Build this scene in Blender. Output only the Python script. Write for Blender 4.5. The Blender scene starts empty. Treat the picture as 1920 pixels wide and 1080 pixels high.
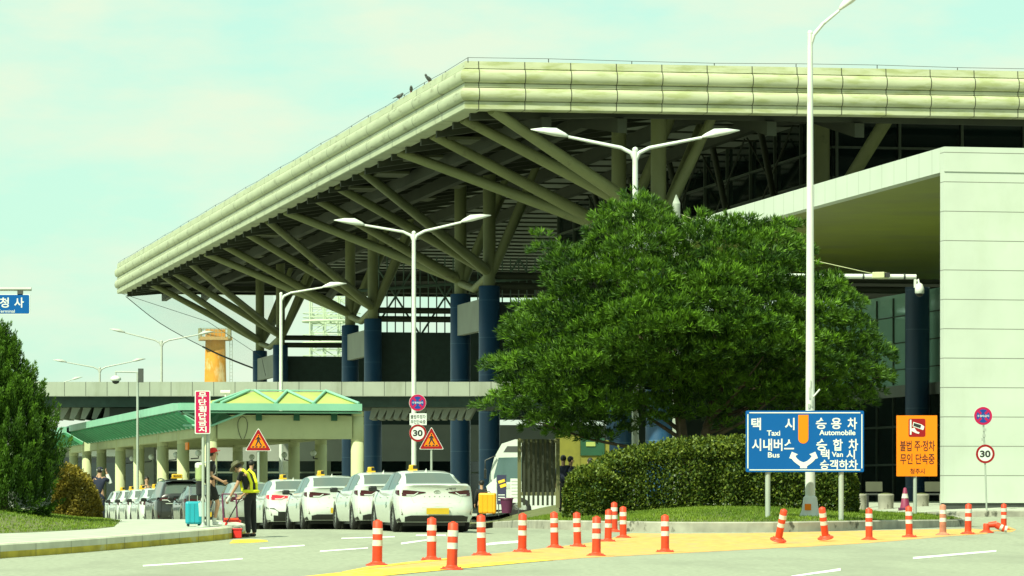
import bpy, bmesh, math, random
from mathutils import Vector, Matrix
from mathutils.bvhtree import BVHTree
R = math.radians
SC = bpy.context.scene
COL = SC.collection
F = 7000.0            # focal length in photo pixels (1920 wide)
EYE = 1.29            # camera height
HOR = 918.0           # horizon row in the photo

# ------------------------------------------------------------------ camera
cd = bpy.data.cameras.new('camera'); cam = bpy.data.objects.new('camera', cd); COL.objects.link(cam)
cd.sensor_width = 36.0; cd.lens = 36.0*F/1920.0; cd.clip_start = 1.0; cd.clip_end = 20000
cd.shift_y = (HOR-540)/1920.0
cam.location = (0, 0, EYE); cam.rotation_euler = (R(90), 0, 0)
SC.camera = cam

# ------------------------------------------------------------------ sky, sun, exposure
SUN_EL, SUN_AZ = R(50), R(216)      # azimuth clockwise from +Y: behind the camera, to the left
world = bpy.data.worlds.new('World'); SC.world = world; world.use_nodes = True
nt = world.node_tree; nt.nodes.clear()
def wn(t, **k):
    n = nt.nodes.new(t)
    for a, v in k.items(): setattr(n, a, v)
    return n
out = wn('ShaderNodeOutputWorld'); bg = wn('ShaderNodeBackground'); sky = wn('ShaderNodeTexSky')
sky.sky_type = 'NISHITA'; sky.sun_disc = False; sky.sun_elevation = SUN_EL; sky.sun_rotation = SUN_AZ
sky.air_density = 1.2; sky.dust_density = 1.0; sky.ozone_density = 0.6
tc = wn('ShaderNodeTexCoord'); mp = wn('ShaderNodeMapping'); mp.inputs['Scale'].default_value = (10, 10, 30)
nz = wn('ShaderNodeTexNoise'); nz.inputs['Scale'].default_value = 1.0; nz.inputs['Detail'].default_value = 7; nz.inputs['Roughness'].default_value = .58
rmp = wn('ShaderNodeMapRange'); rmp.inputs['From Min'].default_value = .40; rmp.inputs['From Max'].default_value = .60
tint = wn('ShaderNodeMix', data_type='RGBA', blend_type='MULTIPLY'); tint.inputs['Factor'].default_value = 1.0
tint.inputs['B'].default_value = (1.25, 1.62, 1.12, 1)
base = wn('ShaderNodeMix', data_type='RGBA'); base.inputs['Factor'].default_value = .8; base.inputs['B'].default_value = (4.3, 7.0, 6.0, 1)
mixc = wn('ShaderNodeMix', data_type='RGBA'); mixc.inputs['B'].default_value = (6.3, 7.4, 5.7, 1)
L = nt.links
L.new(tc.outputs['Generated'], mp.inputs['Vector']); L.new(mp.outputs['Vector'], nz.inputs['Vector'])
L.new(nz.outputs['Fac'], rmp.inputs['Value'])
L.new(sky.outputs['Color'], tint.inputs['A']); L.new(tint.outputs['Result'], base.inputs['A']); L.new(base.outputs['Result'], mixc.inputs['A'])
mul = wn('ShaderNodeMath', operation='MULTIPLY_ADD'); mul.inputs[1].default_value = .95; mul.inputs[2].default_value = .0
L.new(rmp.outputs['Result'], mul.inputs[0]); L.new(mul.outputs[0], mixc.inputs['Factor'])
L.new(mixc.outputs['Result'], bg.inputs['Color']); L.new(bg.outputs['Background'], out.inputs['Surface'])
bg.inputs['Strength'].default_value = .085
sd = bpy.data.lights.new('sun', 'SUN'); sun = bpy.data.objects.new('sun', sd); COL.objects.link(sun)
sd.energy = 5.0; sd.angle = R(.5); sd.color = (.94, 1.0, .74)
sdir = Vector((math.sin(SUN_AZ)*math.cos(SUN_EL), math.cos(SUN_AZ)*math.cos(SUN_EL), math.sin(SUN_EL)))
sun.rotation_euler = sdir.to_track_quat('Z', 'Y').to_euler(); sun.location = sdir*300
SC.view_settings.view_transform = 'Standard'; SC.view_settings.look = 'None'
SC.view_settings.exposure = .62; SC.view_settings.gamma = 1.0
SC.render.engine = 'CYCLES'
SC.cycles.max_bounces = 6; SC.cycles.transparent_max_bounces = 12

# ------------------------------------------------------------------ helpers
def lerp(a, b, t): return a+(b-a)*t
def sstep(a, b, x):
    t = min(1, max(0, (x-a)/(b-a))); return t*t*(3-2*t)
def tab(T, x):
    if x <= T[0][0]: return T[0][1]
    for (a, va), (b, vb) in zip(T, T[1:]):
        if x <= b: return lerp(va, vb, (x-a)/(b-a))
    return T[-1][1]
FL = [(64, 0), (70, .04), (76, .12), (82, .21), (88, .285), (94, .28), (100, .23), (106, .14), (112, .07), (118, 0), (126, -.07), (136, -.15), (150, -.22), (170, -.27), (200, -.25), (260, 0)]
FR = [(84, 0), (88, .03), (92, .1), (96, .2), (101, .24), (110, .24), (125, .3), (140, .45), (160, .5), (200, .4), (260, 0)]
FF = [(96, 0), (110, .05), (117, .47), (125, .56), (160, .6), (200, .4), (260, 0)]
def tabs(T, x): return (tab(T, x-2.5)+tab(T, x)*2+tab(T, x+2.5))/4
def gz(X, Y):
    a, b, c = tabs(FL, Y), tabs(FR, Y), tabs(FF, Y)
    w = sstep(-1.5, 2.0, X); w2 = sstep(12, 15, X)
    return lerp(lerp(a, b, w), c, w2)
def P(px, py, s):                     # photo pixel at a scale of s pixels per metre -> world point
    return Vector(((px-960)/s, F/s, EYE+(HOR-py)/s))
def PX(px, py, Y): return P(px, py, F/Y)
def G(px, py, dz=0.0):                # photo pixel of a spot on the ground -> world point
    Y = 55.0
    while Y < 400:
        if EYE-(py-HOR)*Y/F <= gz((px-960)*Y/F, Y)+dz: break
        Y += .05
    X = (px-960)*Y/F
    return Vector((X, Y, gz(X, Y)+dz))

MATS = {}
def mat(name, col, rough=.6, metal=0.0, var=.12, scale=3.0, bump=0.0, spec=.5, emit=None, coat=0.0, coords='Object', stretch=(1, 1, 1), dirt=None):
    if name in MATS: return MATS[name]
    m = bpy.data.materials.new(name); m.use_nodes = True; n = m.node_tree.nodes; l = m.node_tree.links
    b = n['Principled BSDF']; b.inputs['Roughness'].default_value = rough; b.inputs['Metallic'].default_value = metal
    b.inputs['Specular IOR Level'].default_value = spec; b.inputs['Coat Weight'].default_value = coat
    b.inputs['Base Color'].default_value = (*col, 1)
    t = n.new('ShaderNodeTexCoord'); mpn = n.new('ShaderNodeMapping'); mpn.inputs['Scale'].default_value = stretch
    l.new(t.outputs[coords], mpn.inputs['Vector'])
    z = n.new('ShaderNodeTexNoise'); z.inputs['Scale'].default_value = scale; z.inputs['Detail'].default_value = 6
    l.new(mpn.outputs['Vector'], z.inputs['Vector'])
    if var:
        r = n.new('ShaderNodeMapRange'); r.inputs['From Min'].default_value = .3; r.inputs['From Max'].default_value = .7
        r.inputs['To Min'].default_value = 1-var; r.inputs['To Max'].default_value = 1+var
        l.new(z.outputs['Fac'], r.inputs['Value'])
        x = n.new('ShaderNodeMix'); x.data_type = 'RGBA'; x.blend_type = 'MULTIPLY'; x.inputs['Factor'].default_value = 1
        x.inputs['A'].default_value = (*col, 1); l.new(r.outputs['Result'], x.inputs['B'])
        last = x.outputs['Result']
        if dirt:                       # (colour, scale, stretch, low, high): stains with a shape of their own
            m2 = n.new('ShaderNodeMapping'); m2.inputs['Scale'].default_value = dirt[2]; l.new(t.outputs[coords], m2.inputs['Vector'])
            z2 = n.new('ShaderNodeTexNoise'); z2.inputs['Scale'].default_value = dirt[1]; z2.inputs['Detail'].default_value = 8; z2.inputs['Roughness'].default_value = .65
            l.new(m2.outputs['Vector'], z2.inputs['Vector'])
            r2 = n.new('ShaderNodeMapRange'); r2.inputs['From Min'].default_value = dirt[3]; r2.inputs['From Max'].default_value = dirt[4]
            l.new(z2.outputs['Fac'], r2.inputs['Value'])
            x2 = n.new('ShaderNodeMix'); x2.data_type = 'RGBA'; x2.inputs['B'].default_value = (*dirt[0], 1)
            l.new(r2.outputs['Result'], x2.inputs['Factor']); l.new(last, x2.inputs['A']); last = x2.outputs['Result']
        l.new(last, b.inputs['Base Color'])
    if bump:
        bp = n.new('ShaderNodeBump'); bp.inputs['Strength'].default_value = bump; bp.inputs['Distance'].default_value = .02
        l.new(z.outputs['Fac'], bp.inputs['Height']); l.new(bp.outputs['Normal'], b.inputs['Normal'])
    if emit:
        b.inputs['Emission Color'].default_value = (*emit[0], 1); b.inputs['Emission Strength'].default_value = emit[1]
    MATS[name] = m; return m
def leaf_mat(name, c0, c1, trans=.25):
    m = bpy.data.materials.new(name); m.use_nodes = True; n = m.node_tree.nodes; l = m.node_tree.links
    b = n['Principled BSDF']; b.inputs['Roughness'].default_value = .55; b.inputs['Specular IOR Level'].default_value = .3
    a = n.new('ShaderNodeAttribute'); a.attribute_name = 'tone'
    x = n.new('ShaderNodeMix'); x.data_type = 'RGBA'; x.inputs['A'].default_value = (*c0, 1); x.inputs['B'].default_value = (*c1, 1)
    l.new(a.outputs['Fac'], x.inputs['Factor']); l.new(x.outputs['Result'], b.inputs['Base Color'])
    tr = n.new('ShaderNodeBsdfTranslucent'); l.new(x.outputs['Result'], tr.inputs['Color'])
    ms = n.new('ShaderNodeMixShader'); ms.inputs['Fac'].default_value = trans
    l.new(b.outputs[0], ms.inputs[1]); l.new(tr.outputs[0], ms.inputs[2]); l.new(ms.outputs[0], n['Material Output'].inputs['Surface'])
    MATS[name] = m; return m
def glass_mat(name, col, rough=.05, spec=.8, alpha=1.0, metal=0.0):
    m = mat(name, col, rough, metal, var=0, spec=spec)
    m.node_tree.nodes['Principled BSDF'].inputs['Alpha'].default_value = alpha
    return m

def tag(o, label=None, cat=None, group=None, kind=None):
    if label: o['label'] = label
    if cat: o['category'] = cat
    if group: o['group'] = group
    if kind: o['kind'] = kind
    return o
def thing(name, label, cat, loc=(0, 0, 0), rz=0.0, group=None):
    o = bpy.data.objects.new(name, None); COL.objects.link(o); o.location = loc; o.rotation_euler = (0, 0, rz)
    o.empty_display_size = .1
    return tag(o, label, cat, group)
def local_of(o):
    return (Matrix.Translation(o.location) @ o.rotation_euler.to_matrix().to_4x4()).inverted()

class MB:
    """collects faces and links them as one mesh object"""
    def __init__(self): self.v = []; self.f = []; self.m = []; self.sm = []; self.cur = 0; self.tone = None
    def add(self, vs, fs, smooth=False):
        b = len(self.v); self.v += [tuple(p) for p in vs]
        for f in fs: self.f.append(tuple(i+b for i in f)); self.m.append(self.cur); self.sm.append(smooth)
        return self
    def quad(self, a, b, c, d): return self.add([a, b, c, d], [(0, 1, 2, 3)])
    def box(self, c, s, rz=0.0, bev=0.0, M=None):
        cx, cy, cz = c; hx, hy, hz = s[0]/2, s[1]/2, s[2]/2
        if bev:
            bm = bmesh.new(); bmesh.ops.create_cube(bm, size=1)
            bmesh.ops.scale(bm, vec=s, verts=bm.verts)
            bmesh.ops.bevel(bm, geom=bm.edges[:], offset=bev, segments=2, affect='EDGES', profile=.5)
            bm.verts.index_update(); vs = [v.co.copy() for v in bm.verts]; fs = [tuple(v.index for v in f.verts) for f in bm.faces]; bm.free()
        else:
            vs = [Vector((x*hx, y*hy, z*hz)) for x in (-1, 1) for y in (-1, 1) for z in (-1, 1)]
            fs = [(0, 1, 3, 2), (4, 6, 7, 5), (0, 4, 5, 1), (2, 3, 7, 6), (0, 2, 6, 4), (1, 5, 7, 3)]
        Mx = M if M is not None else Matrix.Rotation(rz, 3, 'Z')
        return self.add([Mx @ v + Vector(c) for v in vs], fs)
    def tube(self, pts, rad, n=10, cap=True):
        pts = [Vector(p) for p in pts]; rads = rad if isinstance(rad, (list, tuple)) else [rad]*len(pts)
        rings = []; up = None
        for i, p in enumerate(pts):
            d = (pts[min(i+1, len(pts)-1)]-pts[max(i-1, 0)]).normalized()
            if up is None:
                up = d.orthogonal().normalized() if abs(d.z) > .99 else Vector((0, 0, 1)).cross(d).normalized()
            x = (up-d*up.dot(d)).normalized(); y = d.cross(x); up = x
            rings.append([p+x*(rads[i]*math.cos(2*math.pi*k/n))+y*(rads[i]*math.sin(2*math.pi*k/n)) for k in range(n)])
        vs = [v for r in rings for v in r]; fs = []
        for i in range(len(pts)-1):
            for k in range(n):
                k2 = (k+1) % n; fs.append((i*n+k, i*n+k2, (i+1)*n+k2, (i+1)*n+k))
        self.add(vs, fs, True)
        if cap:
            self.add(rings[0], [tuple(range(n))[::-1]]); self.add(rings[-1], [tuple(range(n))])
        return self
    def lathe(self, c, prof, n=16, axis='Z', M=None):
        vs = []; fs = []; c = Vector(c)
        for (r, z) in prof:
            for k in range(n):
                a = 2*math.pi*k/n; p = Vector((r*math.cos(a), r*math.sin(a), z))
                if axis == 'Y': p = Vector((p.x, p.z, p.y))
                if M is not None: p = M @ p
                vs.append(p+c)
        for i in range(len(prof)-1):
            for k in range(n):
                k2 = (k+1) % n; fs.append((i*n+k, i*n+k2, (i+1)*n+k2, (i+1)*n+k))
        self.add(vs, fs, True)
        if prof[0][0] > 1e-4: self.add(vs[:n], [tuple(range(n))[::-1]])
        if prof[-1][0] > 1e-4: self.add(vs[-n:], [tuple(range(n))])
        return self
    def ball(self, c, r, n=12, squash=(1, 1, 1), M=None):
        vs = []; fs = []; m = n//2
        for i in range(m+1):
            t = math.pi*i/m
            for k in range(n):
                a = 2*math.pi*k/n
                p = Vector((r*squash[0]*math.sin(t)*math.cos(a), r*squash[1]*math.sin(t)*math.sin(a), r*squash[2]*math.cos(t)))
                if M is not None: p = M @ p
                vs.append(p+Vector(c))
        for i in range(m):
            for k in range(n):
                k2 = (k+1) % n; fs.append((i*n+k, (i+1)*n+k, (i+1)*n+k2, i*n+k2))
        return self.add(vs, fs, True)
    def prism(self, poly, ext):        # closed outline pushed along vector ext
        n = len(poly); a = [Vector(p) for p in poly]; e = Vector(ext)
        vs = a+[p+e for p in a]
        fs = [tuple(range(n))[::-1], tuple(range(n, 2*n))]+[(i, (i+1) % n, n+(i+1) % n, n+i) for i in range(n)]
        return self.add(vs, fs)
    def build(self, name, mats, parent=None, world=False, smooth=None, tones=None):
        vs = self.v
        if world and parent is not None:
            Mi = local_of(parent); vs = [Mi @ Vector(p) for p in vs]
        me = bpy.data.meshes.new(name); me.from_pydata([tuple(p) for p in vs], [], self.f)
        ml = mats if isinstance(mats, (list, tuple)) else [mats]
        for x in ml: me.materials.append(x)
        if len(ml) > 1: me.polygons.foreach_set('material_index', self.m)
        me.polygons.foreach_set('use_smooth', [True]*len(self.f) if smooth else self.sm)
        if tones is not None:
            at = me.attributes.new('tone', 'FLOAT', 'FACE'); at.data.foreach_set('value', tones)
        me.update()
        o = bpy.data.objects.new(name, me); COL.objects.link(o)
        if parent is not None: o.parent = parent
        return o
def solid(o, fix=True):
    bm = bmesh.new(); bm.from_mesh(o.data); bmesh.ops.remove_doubles(bm, verts=bm.verts, dist=1e-4)
    bmesh.ops.recalc_face_normals(bm, faces=bm.faces); bm.to_mesh(o.data); bm.free(); return o
def clone(root, loc=None, rz=None, label=None):
    def cp(o, par):
        c = o.copy(); COL.objects.link(c); c.parent = par
        for ch in list(o.children): cp(ch, c)
        return c
    r = cp(root, None)
    if loc is not None: r.location = loc
    if rz is not None: r.rotation_euler = (0, 0, rz)
    if label: r['label'] = label
    return r
TXT = {}
def text_mb(mb, s, h, centre, ux=Vector((1, 0, 0)), uz=Vector((0, 0, 1)), width=None, depth=.003, bold=0.0, align='CENTER'):
    """letters as thin solid shapes; h = glyph height, width squeezes or stretches the line"""
    key = (s, bold)
    if key not in TXT:
        t = bpy.data.curves.new('lettering', 'FONT'); t.body = s; t.size = 1; t.offset = bold; t.extrude = .004
        o = bpy.data.objects.new('lettering', t); COL.objects.link(o)
        bpy.context.view_layer.update()
        me = o.evaluated_get(bpy.context.evaluated_depsgraph_get()).to_mesh()
        TXT[key] = ([v.co.copy() for v in me.vertices], [tuple(p.vertices) for p in me.polygons])
        bpy.data.objects.remove(o); bpy.data.curves.remove(t)
    vs, fs = TXT[key]
    if not vs: return
    x0 = min(v.x for v in vs); x1 = max(v.x for v in vs); y0 = min(v.y for v in vs); y1 = max(v.y for v in vs)
    k = h/(y1-y0); kx = (width/(x1-x0)) if width else k
    nrm = ux.cross(uz)     # points towards the reader
    off = {'CENTER': (x0+x1)/2, 'LEFT': x0, 'RIGHT': x1}[align]
    mb.add([Vector(centre)+ux*((v.x-off)*kx)+uz*((v.y-(y0+y1)/2)*k)+nrm*(depth if v.z > 0 else 0) for v in vs], fs)

BX = R(11.25)                                    # the airport grid is turned by this much
VV = Vector((math.cos(BX), math.sin(BX), 0))     # rightwards along the fronts
UU = Vector((-math.sin(BX), math.cos(BX), 0))    # away from the camera
UP = Vector((0, 0, 1))
# ------------------------------------------------------------------ materials
M_asph = mat('asphalt', (.26, .278, .205), .9, var=.22, scale=9, bump=.35, dirt=((.19, .20, .15), .30, (1, .22, 1), .47, .70))
M_conc = mat('kerb_concrete', (.30, .29, .24), .9, var=.22, scale=2.5, bump=.3, dirt=((.07, .07, .05), 1.2, (2, 1, 1), .60, .66))
M_kerbl = mat('pavement_kerb', (.52, .52, .40), .9, var=.15, scale=2, bump=.2)
M_moss = mat('kerb_stain', (.30, .22, .05), .9, var=.25, scale=3)
M_pave = mat('pavement_slab', (.36, .38, .31), .9, var=.12, scale=2.2, bump=.2)
M_yel = mat('yellow_road_paint', (.66, .32, .085), .85, var=.22, scale=4, dirt=((.40, .30, .13), 1.6, (1, .35, 1), .50, .66))
M_yel2 = mat('bright_yellow_paint', (.78, .50, .03), .8, var=.12, scale=4, dirt=((.5, .42, .2), 3, (1, .6, 1), .5, .75))
M_wht = mat('white_road_paint', (.80, .80, .78), .8, var=.08, scale=4)
M_soil = mat('soil', (.10, .11, .035), .95, var=.3, scale=4)
M_steel = mat('galvanised_steel', (.36, .40, .35), .5, .2, var=.06)
M_white = mat('white_paint', (.58, .61, .56), .5, var=.05, scale=1.5)
M_polew = mat('pole_white', (.58, .61, .56), .5, var=.08, scale=1.0, dirt=((.40, .40, .36), 2.0, (3, 3, .7), .62, .72))
M_black = mat('black_matt', (.015, .015, .015), .6, var=.1)
M_dark = mat('dark_grey', (.05, .055, .05), .6, var=.1)
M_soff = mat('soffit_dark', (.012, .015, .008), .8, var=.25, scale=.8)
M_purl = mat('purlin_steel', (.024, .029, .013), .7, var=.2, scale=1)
M_strut = mat('strut_paint', (.175, .19, .08), .6, var=.14, scale=.7, dirt=((.10, .10, .05), 1.2, (1, 1, 1), .6, .72))
M_blue = mat('blue_column_panel', (.016, .060, .125), .42, var=.12, scale=1.0)
M_grey = mat('grey_panel', (.27, .29, .25), .7, var=.08, scale=.7)
M_gpar = mat('parapet_panel', (.30, .32, .26), .8, var=.10, scale=.7, dirt=((.2, .21, .16), .8, (1, 1, .2), .5, .75))
M_cream = mat('cream_concrete', (.45, .47, .27), .8, var=.08, scale=1, dirt=((.34, .34, .20), 1.0, (1, 1, .25), .55, .75))
M_green = mat('green_roof_metal', (.006, .085, .040), .5, var=.12, scale=1)
M_teal = mat('teal_beam_paint', (.20, .43, .31), .5, var=.08, scale=1.2)
M_ypan = mat('yellow_roof_panel', (.33, .38, .10), .5, var=.12, scale=1.2)
M_orng = mat('sign_orange', (.80, .20, .004), .5, var=.02, spec=.2)
M_red = mat('sign_red', (.27, .008, .012), .5, var=.03, spec=.2)
M_sblue = mat('sign_blue', (.002, .085, .30), .5, var=.02, spec=.15)
M_dblue = mat('disc_blue', (.01, .05, .26), .5, var=.02, spec=.2)
M_pink = mat('sign_crimson', (.42, .010, .07), .5, var=.03, spec=.2)
M_swht = mat('sign_white', (.62, .66, .62), .5, var=.02, spec=.2)
M_rost = mat('post_orange', (.60, .043, .008), .55, var=.18, scale=7, dirt=((.28, .05, .02), 6, (1, 1, 1), .58, .72))
M_refl = mat('post_white_band', (.52, .52, .46), .5, var=.25, scale=9, dirt=((.24, .23, .18), 7, (1, 1, 1), .55, .7))
M_gldk = glass_mat('dark_glazing', (.006, .014, .013), .06, 1.0)
M_trunk = mat('bark', (.07, .05, .032), .9, var=.3, scale=6, bump=.6)

# ------------------------------------------------------------------ ground
def ticks(spec):
    o = []
    for a, b, st in spec:
        n = max(1, round((b-a)/st)); o += [a+(b-a)*i/n for i in range(n)]
    return o+[spec[-1][1]]
xs = ticks([(-4000, -400, 900), (-400, -40, 60), (-40, -18, 2), (-18, 20, .5), (20, 40, 2), (40, 400, 60), (400, 4000, 900)])
ys = ticks([(-200, 40, 60), (40, 54, 2), (54, 150, .5), (150, 270, 3), (270, 600, 60), (600, 9000, 1400)])
mb = MB(); W = len(xs)
mb.add([(x, y, gz(x, y)) for y in ys for x in xs],
       [(j*W+i, j*W+i+1, (j+1)*W+i+1, (j+1)*W+i) for j in range(len(ys)-1) for i in range(W-1)], True)
tag(mb.build('road', M_asph), kind='structure')

def drape(name, pts, m, dz=.004, step=.6):       # an outline of ground pixels laid on the road as a painted sheet
    w = [G(*p) for p in pts]
    bm = bmesh.new(); f = bm.faces.new([bm.verts.new((p.x, p.y, 0)) for p in w])
    bmesh.ops.triangulate(bm, faces=[f])
    y0, y1 = min(p.y for p in w), max(p.y for p in w); x0, x1 = min(p.x for p in w), max(p.x for p in w)
    k = math.ceil(y0/step)*step
    while k < y1:
        bmesh.ops.bisect_plane(bm, geom=bm.verts[:]+bm.edges[:]+bm.faces[:], plane_co=(0, k, 0), plane_no=(0, 1, 0)); k += step
    k = math.ceil(x0/step)*step
    while k < x1:
        bmesh.ops.bisect_plane(bm, geom=bm.verts[:]+bm.edges[:]+bm.faces[:], plane_co=(k, 0, 0), plane_no=(1, 0, 0)); k += step
    for v in bm.verts: v.co.z = gz(v.co.x, v.co.y)+dz
    bmesh.ops.recalc_face_normals(bm, faces=bm.faces)
    me = bpy.data.meshes.new(name); bm.to_mesh(me); bm.free()
    if me.polygons and me.polygons[0].normal.z < 0: me.flip_normals()
    me.materials.append(m); o = bpy.data.objects.new(name, me); COL.objects.link(o)
    return tag(o, kind='structure')
drape('painted_traffic_island', [(560, 1085), (700, 1085), (860, 1067), (980, 1056), (1100, 1046), (1240, 1039), (1340, 1034), (1450, 1028), (1600, 1020), (1750, 1008), (1850, 1001), (1905, 993), (1890, 987), (1800, 992), (1600, 996), (1400, 1000), (1250, 1001), (1185, 1000), (1130, 1013), (1080, 1021), (1000, 1031), (930, 1038), (850, 1046), (760, 1055), (690, 1063), (640, 1073)], M_yel)
drape('yellow_edge_marking', [(560, 1085), (700, 1085), (860, 1067), (980, 1056), (1040, 1051), (1000, 1050), (860, 1060), (760, 1066), (690, 1068), (640, 1074)], M_yel2, .008)
drape('yellow_edge_marking', [(640, 1073), (690, 1063), (760, 1055), (850, 1046), (850, 1049), (760, 1058.5), (690, 1067), (650, 1073)], M_yel2, .008)
for a in ([(268, 1060), (455, 1047), (455, 1049), (268, 1062.5)], [(487, 1027.5), (571, 1022), (571, 1024), (487, 1029.5)], [(600, 1033), (690, 1027), (690, 1028.5), (600, 1035)],
          [(752, 1018), (800, 1012), (800, 1014), (752, 1021)], [(912, 1019), (972, 1014), (972, 1018), (912, 1023)], [(780, 1003), (836, 1003), (836, 1005), (780, 1005)],
          [(1712, 1045), (1868, 1032), (1868, 1034.5), (1712, 1048.5)], [(1484, 1080), (1576, 1066), (1576, 1070.5), (1484, 1085)], [(640, 1009), (740, 1006), (740, 1007.5), (640, 1010.5)]):
    drape('lane_marking', a, M_wht, .004)
drape('yellow_corner_marking', [(436, 1013), (470, 1011), (500, 1013), (503, 1016), (470, 1018), (430, 1019)], M_yel2, .004)

# ------------------------------------------------------------------ left pavement and planted mound
def smooth_line(pts, n=4):
    o = []
    for i in range(len(pts)-1):
        p0, p1, p2, p3 = pts[max(i-1, 0)], pts[i], pts[i+1], pts[min(i+2, len(pts)-1)]
        for k in range(n):
            t = k/n
            o.append(tuple(.5*((2*b)+(-a+c)*t+(2*a-5*b+4*c-d)*t*t+(-a+3*b-3*c+d)*t**3) for a, b, c, d in zip(p0, p1, p2, p3)))
    return o+[tuple(pts[-1])]
kb = [G(-260, 1066), G(-120, 1057), G(0, 1047), G(100, 1040), G(200, 1032), G(300, 1023), G(400, 1014), G(436, 1009.5)]
kb = [Vector(p) for p in smooth_line([tuple(p) for p in kb], 3)]
e = kb[-1]
kb += [e+Vector((.16, .8, 0)), e+Vector((.12, 2.4, 0)), e+Vector((-.3, 5, 0)), e+Vector((-1.3, 9.5, 0)), e+Vector((-3.6, 18, 0)), e+Vector((-8, 36, 0))]
KH = .27
def kerb_strip(name, line, w, h0, m, inward, stain=None):
    mbk = MB()
    n = len(line); outr = []; inn = []
    for i, p in enumerate(line):
        d = line[min(i+1, n-1)]-line[max(i-1, 0)]; d.z = 0; d.normalize(); q = Vector((-d.y, d.x, 0))*inward
        h = h0(i) if callable(h0) else h0
        g = gz(p.x, p.y)
        outr.append((Vector((p.x, p.y, g-.05)), Vector((p.x, p.y, g+h*.45)), Vector((p.x, p.y, g+h-.03)), Vector((p.x, p.y, g+h))+q*.03))
        inn.append((Vector((p.x, p.y, g+h))+q*w, Vector((p.x, p.y, g-.05))+q*w))
    for i in range(n-1):
        a, b = outr[i], outr[i+1]
        mbk.cur = 1 if stain else 0; mbk.quad(a[0], b[0], b[1], a[1]); mbk.cur = 0
        mbk.quad(a[1], b[1], b[2], a[2]); mbk.quad(a[2], b[2], b[3], a[3]); mbk.quad(a[3], b[3], inn[i+1][0], inn[i][0])
        mbk.quad(inn[i][0], inn[i+1][0], inn[i+1][1], inn[i][1])
    a = outr[0]; mbk.add([*a, *inn[0]], [(5, 4, 3, 2, 1, 0)]); a = outr[-1]; mbk.add([*a, *inn[-1]], [(0, 1, 2, 3, 4, 5)])
    return tag(solid(mbk.build(name, [m]+([stain] if stain else []))), kind='structure'), outr, inn
# joints between the kerb stones are thin dark gaps: the line is cut into stones
M_kst = mat('kerb_lower_stain', (.42, .33, .03), .9, var=.3, scale=2.2, dirt=((.46, .42, .17), 1.6, (1, 1, 1.6), .54, .66))
_, ko, ki = kerb_strip('pavement_kerb', kb, .18, KH, M_kerbl, 1, M_kst)
mj = MB()
acc = 0
for i in range(1, 22):
    d = kb[i]-kb[i-1]; acc += d.length
    if acc > 1.0:
        acc = 0; o_ = ko[i]; q = d.cross(UP).normalized()*.004; t = d.normalized()*.006
        mj.quad(o_[0]-t+q, o_[0]+t+q, o_[2]+t+q, o_[2]-t+q)
tag(mj.build('kerb_joint', M_dark), kind='structure')
# pavement surface: from the kerb's inner edge back, level with its top
rows = []
for i, (t, b_) in enumerate(ki):
    rows.append(t)
poly = [Vector((t.x, t.y, 0)) for t in rows]
bm = bmesh.new(); f = bm.faces.new([bm.verts.new(p) for p in poly]+[bm.verts.new((-45, poly[-1].y, 0)), bm.verts.new((-45, poly[0].y, 0))])
bmesh.ops.triangulate(bm, faces=[f])
for ax in (0, 1):
    k = -46 if ax == 0 else 60
    while k < (0 if ax == 0 else 140):
        co = (k, 0, 0) if ax == 0 else (0, k, 0); no = (1, 0, 0) if ax == 0 else (0, 1, 0)
        bmesh.ops.bisect_plane(bm, geom=bm.verts[:]+bm.edges[:]+bm.faces[:], plane_co=co, plane_no=no); k += 1.0
for v in bm.verts: v.co.z = gz(v.co.x, v.co.y)+KH-.004
bmesh.ops.recalc_face_normals(bm, faces=bm.faces)
me = bpy.data.meshes.new('pavement'); bm.to_mesh(me); bm.free()
if me.polygons[0].normal.z < 0: me.flip_normals()
me.materials.append(M_pave); tag(bpy.data.objects.new('pavement', me), kind='structure'); COL.objects.link(bpy.data.objects['pavement'])

def mound(name, outline, height, m, res=.5, edge=1.6):
    """a low planted bank over an outline (x, y); height(x, y) on top of the ground"""
    bm = bmesh.new(); f = bm.faces.new([bm.verts.new((p[0], p[1], 0)) for p in outline]); bmesh.ops.triangulate(bm, faces=[f])
    for ax in (0, 1):
        lo = min(p[ax] for p in outline); hi = max(p[ax] for p in outline); k = lo+res
        while k < hi:
            co = (k, 0, 0) if ax == 0 else (0, k, 0); no = (1, 0, 0) if ax == 0 else (0, 1, 0)
            bmesh.ops.bisect_plane(bm, geom=bm.verts[:]+bm.edges[:]+bm.faces[:], plane_co=co, plane_no=no); k += res
    for v in bm.verts: v.co.z = height(v.co.x, v.co.y)
    bmesh.ops.recalc_face_normals(bm, faces=bm.faces)
    me = bpy.data.meshes.new(name); bm.to_mesh(me); bm.free()
    if me.polygons[0].normal.z < 0: me.flip_normals()
    for p in me.polygons: p.use_smooth = True
    me.materials.append(m); o = bpy.data.objects.new(name, me); COL.objects.link(o); return tag(o, kind='structure')
def edist(outline, x, y):
    d = 1e9
    for a, b in zip(outline, outline[1:]+outline[:1]):
        ax, ay, bx, by = a[0], a[1], b[0], b[1]; L2 = (bx-ax)**2+(by-ay)**2 or 1e-9
        t = max(0, min(1, ((x-ax)*(bx-ax)+(y-ay)*(by-ay))/L2)); d = min(d, math.hypot(x-ax-t*(bx-ax), y-ay-t*(by-ay)))
    return d
def inside(outline, x, y):
    c = False
    for a, b in zip(outline, outline[1:]+outline[:1]):
        if (a[1] > y) != (b[1] > y) and x < (b[0]-a[0])*(y-a[1])/(b[1]-a[1])+a[0]: c = not c
    return c
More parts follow.
